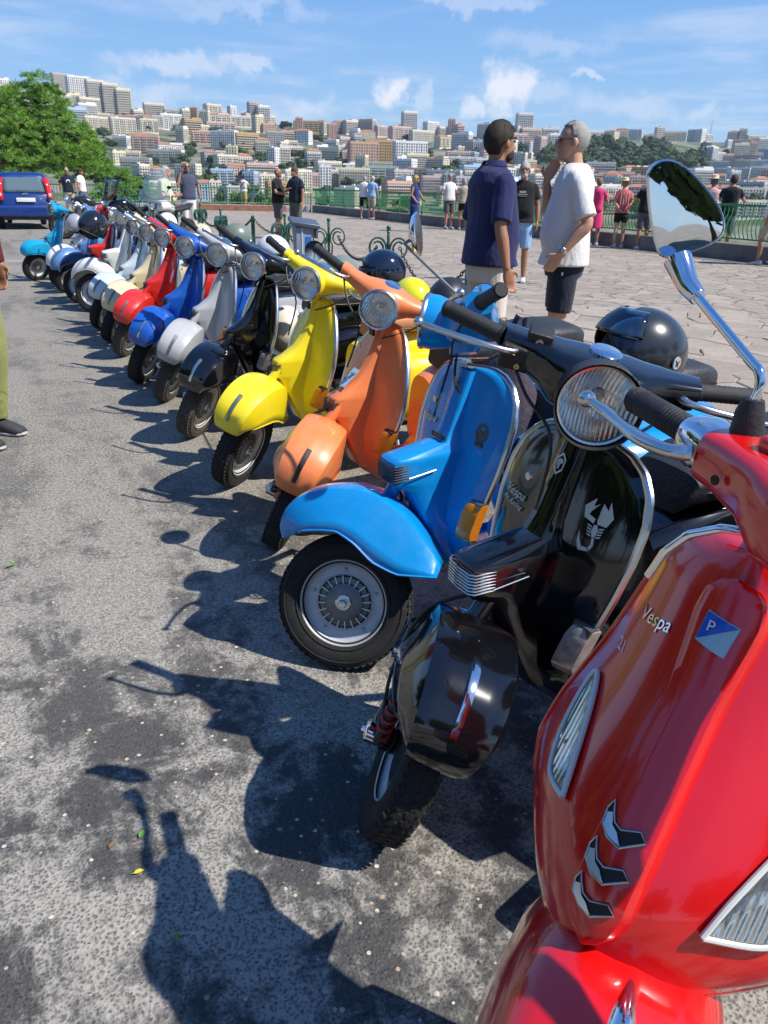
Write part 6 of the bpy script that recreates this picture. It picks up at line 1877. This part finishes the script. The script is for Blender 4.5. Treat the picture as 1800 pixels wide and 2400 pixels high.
def person(label, P, face, H=1.75, skin='tan', shirt=None, smat=None, bot='shorts', bmat=None, hair=(.03, .02, .015), style='short', arms=None, legs=None, near=False, head=0, lean=0.0, belly=0.0, shoes=(.5, .5, .5), sleeve=.36, long_shirt=.0, wide=1.0, z0=0.0, hat=None, socks=False):
    k = H/1.75
    e = bpy.data.objects.new('person', None); COL.objects.link(e); e.location = (P[0], P[1], z0); e.rotation_euler = (0, 0, R(face)); e.scale = (k, k, k)
    tag(e, label, 'person')
    vox = .0085 if near else .0145
    V = Vector
    Lf, Rt = arms or ([(.0, .25, 1.16), (.05, .26, .93), (.07, .25, .83)], [(.0, -.25, 1.16), (.05, -.26, .93), (.07, -.25, .83)])
    lg = legs or [[(0, .095, .92), (.015, .10, .49), (-.01, .105, .085)], [(0, -.095, .92), (.015, -.10, .49), (-.01, -.105, .085)]]
    Lr = Matrix.Rotation(lean, 4, 'Y'); piv = V((0, 0, .92))
    def up(p): return (Lr @ (V(p)-piv))+piv
    sh = [up((-.01, .165*wide, 1.405)), up((-.01, -.165*wide, 1.405))]
    ts = [(.86, .150, .105, 0), (.96, .158, .112, .0), (1.06, .150+belly*.3, .108+belly*.7, .004+belly*.4), (1.18, .158+belly*.2, .112+belly*.5, .004+belly*.3), (1.30, .172, .115, -.004), (1.40, .172, .105, -.012), (1.46, .125, .078, -.015), (1.49, .068, .06, -.012)]
    # body: one continuous skin
    g = G()
    g.loft([(up((xo, 0, z)), (0, w*wide, 0), Lr.to_3x3() @ V((d, 0, 0)), 2.3) for z, w, d, xo in ts], 22)
    nk = up((-.005, 0, 1.46)); hp = up((.022, 0, 1.60))
    limb(g, [nk, nk.lerp(hp, .5), hp], [.058, .054, .052], 12)
    HR = Matrix.Translation(up((.034, 0, 1.628))) @ Matrix.Rotation(R(head), 4, 'Z')
    hg = G(); hg.ell((-.012, 0, .018), (.094, .074, .100), 20, 14).ell((.026, 0, -.038), (.062, .056, .075), 16, 10).ell((.062, 0, -.086), (.024, .026, .022), 10, 8)
    hg.loft([((.082, 0, .015), (.012, 0, 0), (0, .008, 0), 2), ((.094, 0, -.012), (.016, 0, 0), (0, .013, 0), 2), ((.100, 0, -.030), (.016, 0, 0), (0, .017, 0), 2), ((.088, 0, -.038), (.012, 0, 0), (0, .013, 0), 2)], 10)
    hg.ell((.086, 0, -.060), (.010, .024, .008), 10, 6)
    for s in (1, -1): hg.ell((-.006, s*.082, -.006), (.019, .011, .031), 10, 8)
    g.addg(hg, HR)
    for i, (A, s) in enumerate(((Lf, 1), (Rt, -1))):
        el, wr = V(A[0]), V(A[1]); limb(g, [sh[i], sh[i].lerp(el, .5), el, el.lerp(wr, .35), wr], [.052, .047, .038, .040, .025], 12)
        hd = V(A[2])-wr; hand(g, wr, hd, near, s, .6 if len(A) < 4 else A[3], V((1, 0, 0)) if abs(hd.normalized().x) < .8 else V((0, 0, 1)))
    for i, A in enumerate(lg):
        a, b, c = [V(q) for q in A]; limb(g, [a, a.lerp(b, .5), b, b.lerp(c, .32)-V((.012, 0, 0)), c], [.088, .074, .054, .055, .034], 14)
        g.ell((c.x+.03, c.y, c.z-.045), (.10, .04, .03), 10, 8)
    me = remeshed(g, 'person', vox, 3)
    # detail eyes and brows are separate small parts
    o = put('body', me, SKIN[skin], e)
    for s in (1, -1):
        obj('eye', G().ell((.0775, s*.030, .012), (.010, .013, .008), 8, 6), mat('eye_dark', (.03, .02, .015), .2), e, HR, 0)
        obj('eyebrow', G().tube([(.082, s*.018, .030), (.080, s*.045, .032)], .0045, 5), mat('hair_%d' % int(hair[0]*100), hair, .8), e, HR)
    # hair
    if style != 'bald':
        hm = mat('hair_%d' % int(hair[0]*100), hair, .7, bump=.9, bscale=130, var=.4, vscale=60); rows = []
        for i in range(13):
            row = []
            for j in range(28):
                a = 2*math.pi*j/28-math.pi; f = math.cos(a)
                low = {'short': 8 if f > .55 else (-12 if f > -.1 else -48), 'buzz': 44 if f > .35 else (6 if f > -.15 else -38), 'long': 15 if f > .5 else -80, 'full': 24 if f > .5 else (2 if f > .12 else -8 if f > -.25 else -50)}[style]
                el = R(90-(90-low)*i/12); q = 1.0+.03*noise.noise(V((a*2, el*5, label.__len__())))
                th = {'short': 1.075, 'buzz': 1.035, 'long': 1.13, 'full': 1.11}[style]*q*(1-.10*max(0, -math.sin(el))*(style != 'long'))
                x, y, z = -.014+.096*th*math.cos(el)*math.cos(a), .076*th*math.cos(el)*math.sin(a), .018+.103*th*math.sin(el)
                if style == 'long' and el < 0: z = .018+.19*math.sin(el)*1.0; x -= .015*(f < 0)
                row.append((x, y, z))
            rows.append(row)
        hr_ = obj('hair', G().grid(rows, cv=True), hm, e, HR, 80, .006)
        if near:
            g = G(); rr = random.Random(5)
            for _ in range(1500):
                i = rr.randrange(1, 12); j = rr.randrange(28); p = V(rows[i][j]).lerp(V(rows[i-1][(j+1) % 28]), rr.random()); q = V(rows[min(12, i+2)][j]); d = (q-p)
                if d.length < 1e-4: continue
                n = (p-V((-.014, 0, .018))).normalized(); d = (d.normalized()+n*rr.uniform(.05, .3)+V((rr.uniform(-.2, .2), rr.uniform(-.2, .2), 0))).normalized(); L = rr.uniform(.018, .036) if style != 'buzz' else .008
                s_ = d.cross(n).normalized()*.0016; p = p+n*.003
                g.add([p-s_, p+s_, p+d*L], [(0, 1, 2)])
            obj('hair_strands', g, hm, hr_, None, 0)
    # shirt
    if shirt:
        g = G(); f = .013
        lo = .90-long_shirt if shirt != 'dress' else .30
        sec = []
        if shirt == 'dress': sec += [((0, 0, .25), (0, .20, 0), (.17, 0, 0), 2.2), ((0, 0, .55), (0, .185, 0), (.16, 0, 0), 2.2), ((0, 0, .85), (0, .175, 0), (.135, 0, 0), 2.3)]
        else: sec += [((belly*.3, 0, lo), (0, .196*wide+belly*.3, 0), (.150+belly*.6, 0, 0), 2.4), ((belly*.3, 0, lo+.004), (0, .198*wide+belly*.3, 0), (.152+belly*.6, 0, 0), 2.4)]
        for z, w, d, xo in ts[1:]:
            if z < lo+.02: continue
            m_ = .022 if z < 1.0 else .012 if z < 1.1 else 0
            sec.append((up((xo, 0, z)), (0, (w+f+.006+m_)*wide, 0), Lr.to_3x3() @ V((d+f+.010+m_, 0, 0)), 2.4))
        sec.append((up((-.012, 0, 1.505)), (0, .068, 0), (.066, 0, 0), 2.2))
        g.loft(sec, 26)
        if sleeve > 0:
            for i, A in enumerate((Lf, Rt)):
                el = V(A[0]); c = sh[i].lerp(el, sleeve*2 if sleeve < .5 else 1); s0 = sh[i]
                pts = [s0+V((0, -.05 if i == 0 else .05, .0)), s0, s0.lerp(c, .5), c]
                limb(g, pts, [.050, .062, .066, .068], 14)
                if sleeve >= .5: limb(g, [el, V(A[1])], [.05, .036], 12)
        o = put('dress' if shirt == 'dress' else 'shirt', remeshed(g, 'shirt', vox*1.1, 3), smat, e)
        if shirt == 'polo':
            for s in (1, -1): pass
            obj('collar', G().grid([[tuple(up((-.010+rr*math.cos(a)*.95+.006, rr*math.sin(a)*1.0, 1.505+zz))) for a in np.linspace(-2.9, 2.9, 22)] for rr, zz in ((.068, .012), (.072, .022), (.086, -.006), (.09, -.012))]), smat, e, None, 60, .004)
    # lower garment
    if bot:
        g = G(); hem = {'shorts': .57 if near else .52, 'long': .06, 'skirt': .50, 'short_shorts': .66}[bot]
        g.loft([((0, 0, .80), (0, .165*wide, 0), (.125, 0, 0), 2.3), ((0, 0, .90), (0, .172*wide, 0), (.128+belly*.4, 0, 0), 2.3), ((0, 0, .99), (0, .166*wide, 0), (.122+belly*.5, 0, 0), 2.3)], 22)
        if bot == 'skirt': g.loft([((0, 0, .46), (0, .23, 0), (.19, 0, 0), 2.1), ((0, 0, .7), (0, .20, 0), (.16, 0, 0), 2.1), ((0, 0, .9), (0, .168, 0), (.125, 0, 0), 2.2)], 24)
        else:
            for A in lg:
                a, b, c = [V(q) for q in A]
                if hem > b.z: q = (a.z-hem)/max(.01, (a.z-b.z)) if a.z > b.z+.1 else .85; pts = [a, a.lerp(b, q*.5), a.lerp(b, q)]; rr = [.094, .094, .086]
                else: pts = [a, a.lerp(b, .5), b, b.lerp(c, .5), b.lerp(c, .97)]; rr = [.094, .088, .072, .064, .060]
                limb(g, pts, rr, 16)
        put({'long': 'trousers', 'skirt': 'skirt'}.get(bot, 'shorts'), remeshed(g, 'bottoms', vox*1.1, 3), bmat, e)
    for A in lg:
        c = V(A[2])
        obj('shoe', G().loft([((c.x-.085, c.y, c.z-.045), (0, .030, 0), (0, 0, .030), 2.6), ((c.x-.07, c.y, c.z-.035), (0, .036, 0), (0, 0, .046), 2.6), ((c.x+.0, c.y, c.z-.035), (0, .040, 0), (0, 0, .046), 2.6), ((c.x+.08, c.y, c.z-.048), (0, .046, 0), (0, 0, .034), 2.6), ((c.x+.15, c.y, c.z-.056), (0, .042, 0), (0, 0, .025), 2.6), ((c.x+.175, c.y, c.z-.06), (0, .025, 0), (0, 0, .016), 2.4)], 16), mat('shoe_%d' % int(shoes[0]*100), shoes, .7), e)
    if hat:
        obj('hat', G().lathe([(.165, -.008), (.17, .0), (.10, .012), (.088, .03), (.084, .085), (.05, .105), (0, .108)], 28, 'z'), mat('straw', (.62, .52, .34), .9, var=.15, vscale=40, bump=.5), e, HR @ Matrix.Translation((-.01, 0, .065)) @ Matrix.Rotation(R(6), 4, 'Y'))
    return e, HR


W_ = cloth('cloth_white', (.66, .65, .62)); OFF = cloth('cloth_offwhite', (.62, .57, .50)); NVY = cloth('cloth_navy', (.018, .022, .085)); DNV = cloth('cloth_dark_navy', (.012, .018, .032)); BK = cloth('cloth_black', (.012, .012, .013))
LBL = cloth('cloth_light_blue', (.25, .42, .65)); GRY = cloth('cloth_grey', (.10, .10, .11)); OLV = cloth('cloth_olive', (.10, .11, .085)); KHK = cloth('cloth_khaki', (.42, .36, .26)); LIM = cloth('cloth_lime', (.50, .56, .33))
YSH = cloth('cloth_mustard', (.50, .36, .12)); DBL = cloth('cloth_dress_blue', (.01, .035, .16)); PNK = cloth('cloth_pink', (.60, .10, .14)); BGE = cloth('cloth_beige', (.45, .36, .26)); SLT = cloth('cloth_slate', (.065, .075, .12)); JNS = cloth('cloth_jeans', (.08, .16, .30))
HPK = cloth('cloth_hot_pink', (.65, .04, .16)); STRP = cloth('cloth_red_check', (.50, .12, .12)); BRG = cloth('cloth_burgundy', (.12, .015, .02)); GRN = cloth('cloth_moss', (.26, .28, .09))


def spot(px, d):
    p = at_depth(px, 500, d); return Vector((p.x, p.y, 0))


def down(s, dx=.03, out=.0): return [(.0, s*(.235+out), 1.16), (dx, s*(.25+out), .91), (dx+.03, s*(.25+out), .80)]


# the two men in front
e, HR = person('tall man in navy polo and off-white shorts standing with his back to the camera', spot(1152, 5.0), 20, 1.76, 'tan', 'polo', NVY, 'shorts', OFF, (.028, .018, .012), 'full', [[(-.02, .26, 1.15), (.02, .28, .90), (.03, .27, .79)], [(-.06, -.255, 1.15), (-.02, -.30, .90), (.02, -.29, .79)]], near=True, head=8, wide=1.04, belly=.03, long_shirt=.0, sleeve=.46, shoes=(.3, .3, .3))
obj('beard', G().ell((.040, 0, -.062), (.058, .055, .050), 16, 10), mat('beard_dark', (.05, .035, .03), .9, bump=.8, bscale=200), e, HR)
e2, HR2 = person('grey-haired man in white T-shirt and dark shorts touching his chin, facing left', spot(1335, 5.25), 172, 1.79, 'fair', 'tee', W_, 'shorts', DNV, (.30, .29, .27), 'buzz', [[(-.10, .25, 1.15), (.05, .265, .96), (.10, .24, .88)], [(.13, -.20, 1.19), (.17, -.05, 1.40), (.13, -.02, 1.49)]], near=True, belly=.035, head=8, long_shirt=.025, sleeve=.44, wide=1.04, shoes=(.6, .6, .6))
wch = obj('wristwatch', G().lathe([(.029, -.009), (.031, -.009), (.031, .009), (.029, .009)], 20, 'z', cu=True).box((.0, .033, 0), (.026, .008, .028), bev=.003), mat('watch_steel', (.6, .6, .6), .25, 1.0), e2, Matrix.Translation((.035, .262, .985)) @ Matrix.Rotation(R(-38), 4, 'Y'))
obj('glasses', G().tube([(.098, .02, .012), (.088, .062, .014), (.02, .080, .016), (-.01, .082, .014)], .0028, 6).tube([(.098, -.02, .012), (.088, -.062, .014), (.02, -.080, .016), (-.01, -.082, .014)], .0028, 6).tube([(.098, -.02, .012), (.100, 0, .014), (.098, .02, .012)], .0025, 5), mat('glasses_dark', (.02, .02, .02), .3), e2, HR2)
obj('eyeglass_lenses', G().ell((.096, .036, .006), (.003, .022, .016), 12, 8).ell((.096, -.036, .006), (.003, .022, .016), 12, 8), VISD, e2, HR2)
obj('shirt_emblem', G().box((.02, .19, .83), (.012, .004, .02)), mat('emblem_white', (.7, .7, .7), .6), e2)
# farther people
e, HR = person('bearded man in black printed T-shirt and light blue shorts', spot(1222, 11.8), -100, 1.74, 'tan', 'tee', BK, 'shorts', LBL, (.33, .32, .31), 'short', [down(1), [(.02, -.26, 1.17), (.16, -.20, .98), (.20, -.13, .93)]], belly=.04)
obj('beard', G().ell((.044, 0, -.062), (.054, .052, .045), 12, 8), mat('beard_grey', (.4, .39, .38), .9), e, HR)
obj('shirt_print', G().box((.150, 0, 1.30), (.006, .15, .012)).box((.152, 0, 1.335), (.006, .10, .03)).box((.150, 0, 1.275), (.006, .12, .006)), mat('print_pale', (.45, .45, .45), .8), e)
e, HR = person('man in red dotted white shirt and mustard shorts leaning on the left railing', spot(573, 42.5), 75, 1.75, 'tan', 'tee', W_, 'shorts', YSH, (.03, .02, .02), 'short', [[(.15, .24, 1.2), (.38, .22, 1.12), (.46, .2, 1.12)], [(.15, -.24, 1.2), (.38, -.22, 1.12), (.46, -.2, 1.12)]], lean=.12)
for y, z in ((-.09, 1.35), (.08, 1.38), (0, 1.25), (-.1, 1.14), (.09, 1.15), (0, 1.03)): obj('dot', G().lathe([(0, -.02), (.045, -.02), (.045, .02), (0, .02)], 12, 'x', c=(-.118, y, z)), mat('dot_red', (.5, .03, .06), .8), e)
person('bald man in black T-shirt and grey shorts gesturing near the railing corner', spot(652, 20.5), -12, 1.74, 'tan', 'tee', BK, 'shorts', GRY, (.1, .1, .1), 'bald', [[(.05, .25, 1.17), (.28, .18, 1.22), (.37, .12, 1.26)], [(.04, -.26, 1.17), (.26, -.18, 1.12), (.34, -.12, 1.12)]], belly=.05)
person('man in dark navy polo and olive shorts facing the bald man', spot(694, 20.2), -125, 1.78, 'tan', 'polo', DNV, 'shorts', OLV, (.06, .05, .04), 'short', [[(.02, .26, 1.16), (.06, .27, .92), (.08, .26, .82)], [(.08, -.22, 1.17), (.24, -.05, 1.22), (.26, .05, 1.25)]])
person('man in white T-shirt and black shorts with one foot up on the parapet', spot(852, 33.5), 70, 1.74, 'pink', 'tee', W_, 'shorts', BK, (.3, .28, .27), 'short', [[(.12, .23, 1.2), (.32, .2, 1.1), (.4, .18, 1.1)], [(.12, -.23, 1.2), (.32, -.2, 1.1), (.4, -.18, 1.1)]], legs=[[(0, .095, .92), (.02, .1, .49), (-.02, .1, .085)], [(0, -.095, .92), (.28, -.1, .78), (.30, -.1, .43)]], lean=.15)
person('man in light blue shirt and khaki shorts beside him at the parapet', spot(871, 33.2), 60, 1.74, 'pink', 'tee', LBL, 'shorts', KHK, (.4, .38, .35), 'short', [[(.10, .23, 1.2), (.3, .2, 1.1), (.38, .18, 1.1)], [(.05, -.24, 1.18), (.1, -.25, .95), (.12, -.25, .86)]], lean=.06)
e, HR = person('blonde woman in long dark blue dress walking past the green railing', spot(971, 25.0), -20, 1.68, 'tan', 'dress', DBL, None, None, (.45, .31, .13), 'long', [[(.10, .22, 1.2), (.24, .2, 1.02), (.28, .2, .98)], [(-.03, -.24, 1.15), (.15, -.26, .95), (.22, -.25, .90)]], sleeve=0)
obj('phone', G().box((.30, -.25, .91), (.015, .07, .14), bev=.004), mat('phone_white', (.7, .7, .7), .4), e)
person('man in white shirt and grey shorts propped against the green railing', spot(1052, 27.0), -65, 1.80, 'pink', 'tee', W_, 'shorts', GRY, (.3, .25, .22), 'short', [[(-.05, .28, 1.18), (-.18, .36, 1.05), (-.24, .38, 1.0)], [(-.05, -.28, 1.18), (-.18, -.36, 1.05), (-.24, -.38, 1.0)]], lean=-.08)
person('woman with long light brown hair and black skirt beside the man propped on the railing', spot(1085, 26.5), 100, 1.66, 'tan', 'tee', BGE, 'short_shorts', BK, (.30, .2, .11), 'long', [[(.02, .26, 1.16), (.10, .22, .98), (.12, .16, .95)], [(.02, -.26, 1.16), (.10, -.22, .98), (.12, -.16, .95)]], wide=.9)
person('woman in bright pink skirt partly behind the man in the white T-shirt', spot(1397, 20.3), 60, 1.66, 'fair', 'tee', HPK, 'skirt', HPK, (.2, .1, .06), 'full', [down(1), [(.15, -.22, 1.2), (.36, -.2, 1.14), (.44, -.2, 1.14)]], wide=.9, hat=False)
e, HR = person('woman in wide straw hat, red striped top and black shorts', spot(1457, 19.6), 88, 1.64, 'fair', 'tee', STRP, 'short_shorts', BK, (.25, .15, .08), 'full', [[(-.06, .23, 1.17), (-.16, .10, .98), (-.18, .02, .93)], [(-.06, -.23, 1.17), (-.16, -.10, .98), (-.18, -.02, .95)]], wide=.9, hat=True)
for y in (-.1, -.04, .03, .1): obj('stripe', G().box((-.124, y, 1.25), (.03, .014, .30), bev=.004), mat('stripe_pale', (.6, .5, .42), .8), e)
person('man in black T-shirt and black shorts by the railing, half hidden by the big mirror', spot(1513, 19.2), 95, 1.70, 'tan', 'tee', BK, 'shorts', GRY, (.04, .03, .03), 'short', [[(.1, .24, 1.2), (.3, .2, 1.15), (.38, .16, 1.15)], [(.1, -.24, 1.2), (.3, -.2, 1.15), (.38, -.16, 1.15)]], lean=.05)
person('person in straw hat and pale pink shirt resting arms on the railing behind the mirror', spot(1662, 18.6), 70, 1.72, 'tan', 'tee', cloth('cloth_rose', (.55, .33, .34)), 'shorts', BK, (.1, .06, .04), 'short', [[(.15, .30, 1.25), (.36, .26, 1.22), (.44, .2, 1.22)], [(.12, -.30, 1.35), (.1, -.5, 1.42), (.12, -.58, 1.45)]], hat=True)
person('dark-haired man in black T-shirt leaning on the railing at the right', spot(1706, 17.6), 62, 1.76, 'tan', 'tee', BK, 'shorts', GRY, (.02, .018, .018), 'full', [[(.16, .24, 1.25), (.38, .20, 1.18), (.46, .14, 1.18)], [(.16, -.24, 1.25), (.42, -.28, 1.18), (.5, -.3, 1.18)]], lean=.14)
person('walker cut by the right edge of the frame, in khaki shorts', spot(1812, 15.6), 150, 1.75, 'tan', 'tee', W_, 'shorts', KHK, (.1, .08, .06), 'short', legs=[[(0, .095, .92), (.12, .1, .50), (.10, .105, .085)], [(0, -.095, .92), (-.03, -.10, .50), (-.22, -.105, .12)]])
e, HR = person('man in navy T-shirt with a white disc print by the pine', spot(168, 30.0), -60, 1.76, 'tan', 'tee', DNV, 'long', KHK, (.35, .3, .25), 'short', [[(-.02, .26, 1.16), (.02, .28, .95), (.04, .27, .85)], [(-.02, -.26, 1.16), (.02, -.28, .95), (.04, -.27, .85)]])
obj('disc_print', G().lathe([(0, .008), (.075, .006), (.078, 0)], 20, 'x', c=(.125, 0, 1.27)), mat('print_white', (.7, .7, .7), .8), e)
person('man in white T-shirt and jeans walking right of the man with the disc print', spot(199, 31.0), -10, 1.76, 'tan', 'tee', W_, 'long', JNS, (.05, .03, .02), 'short', [down(1), [(.0, -.26, 1.16), (.08, -.28, .95), (.12, -.27, .87)]], legs=[[(0, .095, .92), (.12, .1, .50), (.06, .105, .085)], [(0, -.095, .92), (-.03, -.10, .50), (-.22, -.105, .10)]])
e, HR = person('bald man in slate polo and white trousers holding a phone to his ear', spot(444, 20.4), -62, 1.84, 'tan', 'polo', SLT, 'long', W_, (.1, .1, .1), 'bald', [[(.0, .27, 1.16), (.05, .29, .92), (.08, .28, .82)], [(.10, -.27, 1.20), (.10, -.17, 1.50), (.07, -.12, 1.58)]])
obj('sunglasses', G().ell((.082, .032, .010), (.012, .026, .017), 10, 6).ell((.082, -.032, .010), (.012, .026, .017), 10, 6).tube([(.09, -.02, .014), (.09, .02, .014)], .003, 5), mat('glasses_dark'if False else 'sung', (.01, .01, .01), .15), e, HR)
obj('phone', G().box((.03, -.105, 1.60), (.07, .012, .13), bev=.004), BLKP, e)
person('older grey-haired man in lime shirt looking down at a phone, behind the windscreen', spot(388, 16.5), -5, 1.66, 'pink', 'tee', LIM, 'long', cloth('cloth_pale', (.5, .48, .42)), (.38, .37, .36), 'full', [[(.06, .24, 1.15), (.30, .10, 1.15), (.38, .06, 1.17)], [(.06, -.24, 1.15), (.30, -.12, 1.15), (.38, -.08, 1.17)]], belly=.08, lean=.07)
# the person cut by the left edge of the frame: shoe and leg show
lp = gnd(12, 1040)
e, HR = person('person in moss green trousers and dark running shoes, cut by the left edge', (lp.x-.115, lp.y+.06), -18, 1.78, 'tan', 'tee', BRG, 'long', GRN, (.03, .02, .02), 'short', near=True, sleeve=.6, shoes=(.035, .036, .04), arms=[[(-.02, .26, 1.16), (.0, .28, .93), (.02, .27, .83)], [(-.02, -.26, 1.16), (.06, -.26, .95), (.10, -.24, .86)]],
               legs=[[(0, .095, .92), (.02, .12, .49), (-.05, .13, .085)], [(0, -.10, .92), (.05, -.11, .50), (.03, -.12, .085)]])
for y in (-.12, .13):
    x = .03 if y < 0 else -.05
    obj('sole', G().loft([((x-.09, y, .012), (0, .034, 0), (0, 0, .012), 3), ((x+.0, y, .014), (0, .042, 0), (0, 0, .014), 3), ((x+.08, y, .012), (0, .049, 0), (0, 0, .012), 3), ((x+.165, y, .014), (0, .036, 0), (0, 0, .011), 3), ((x+.182, y, .018), (0, .02, 0), (0, 0, .006), 3)], 18), mat('sole_pale', (.50, .50, .50), .7), e)
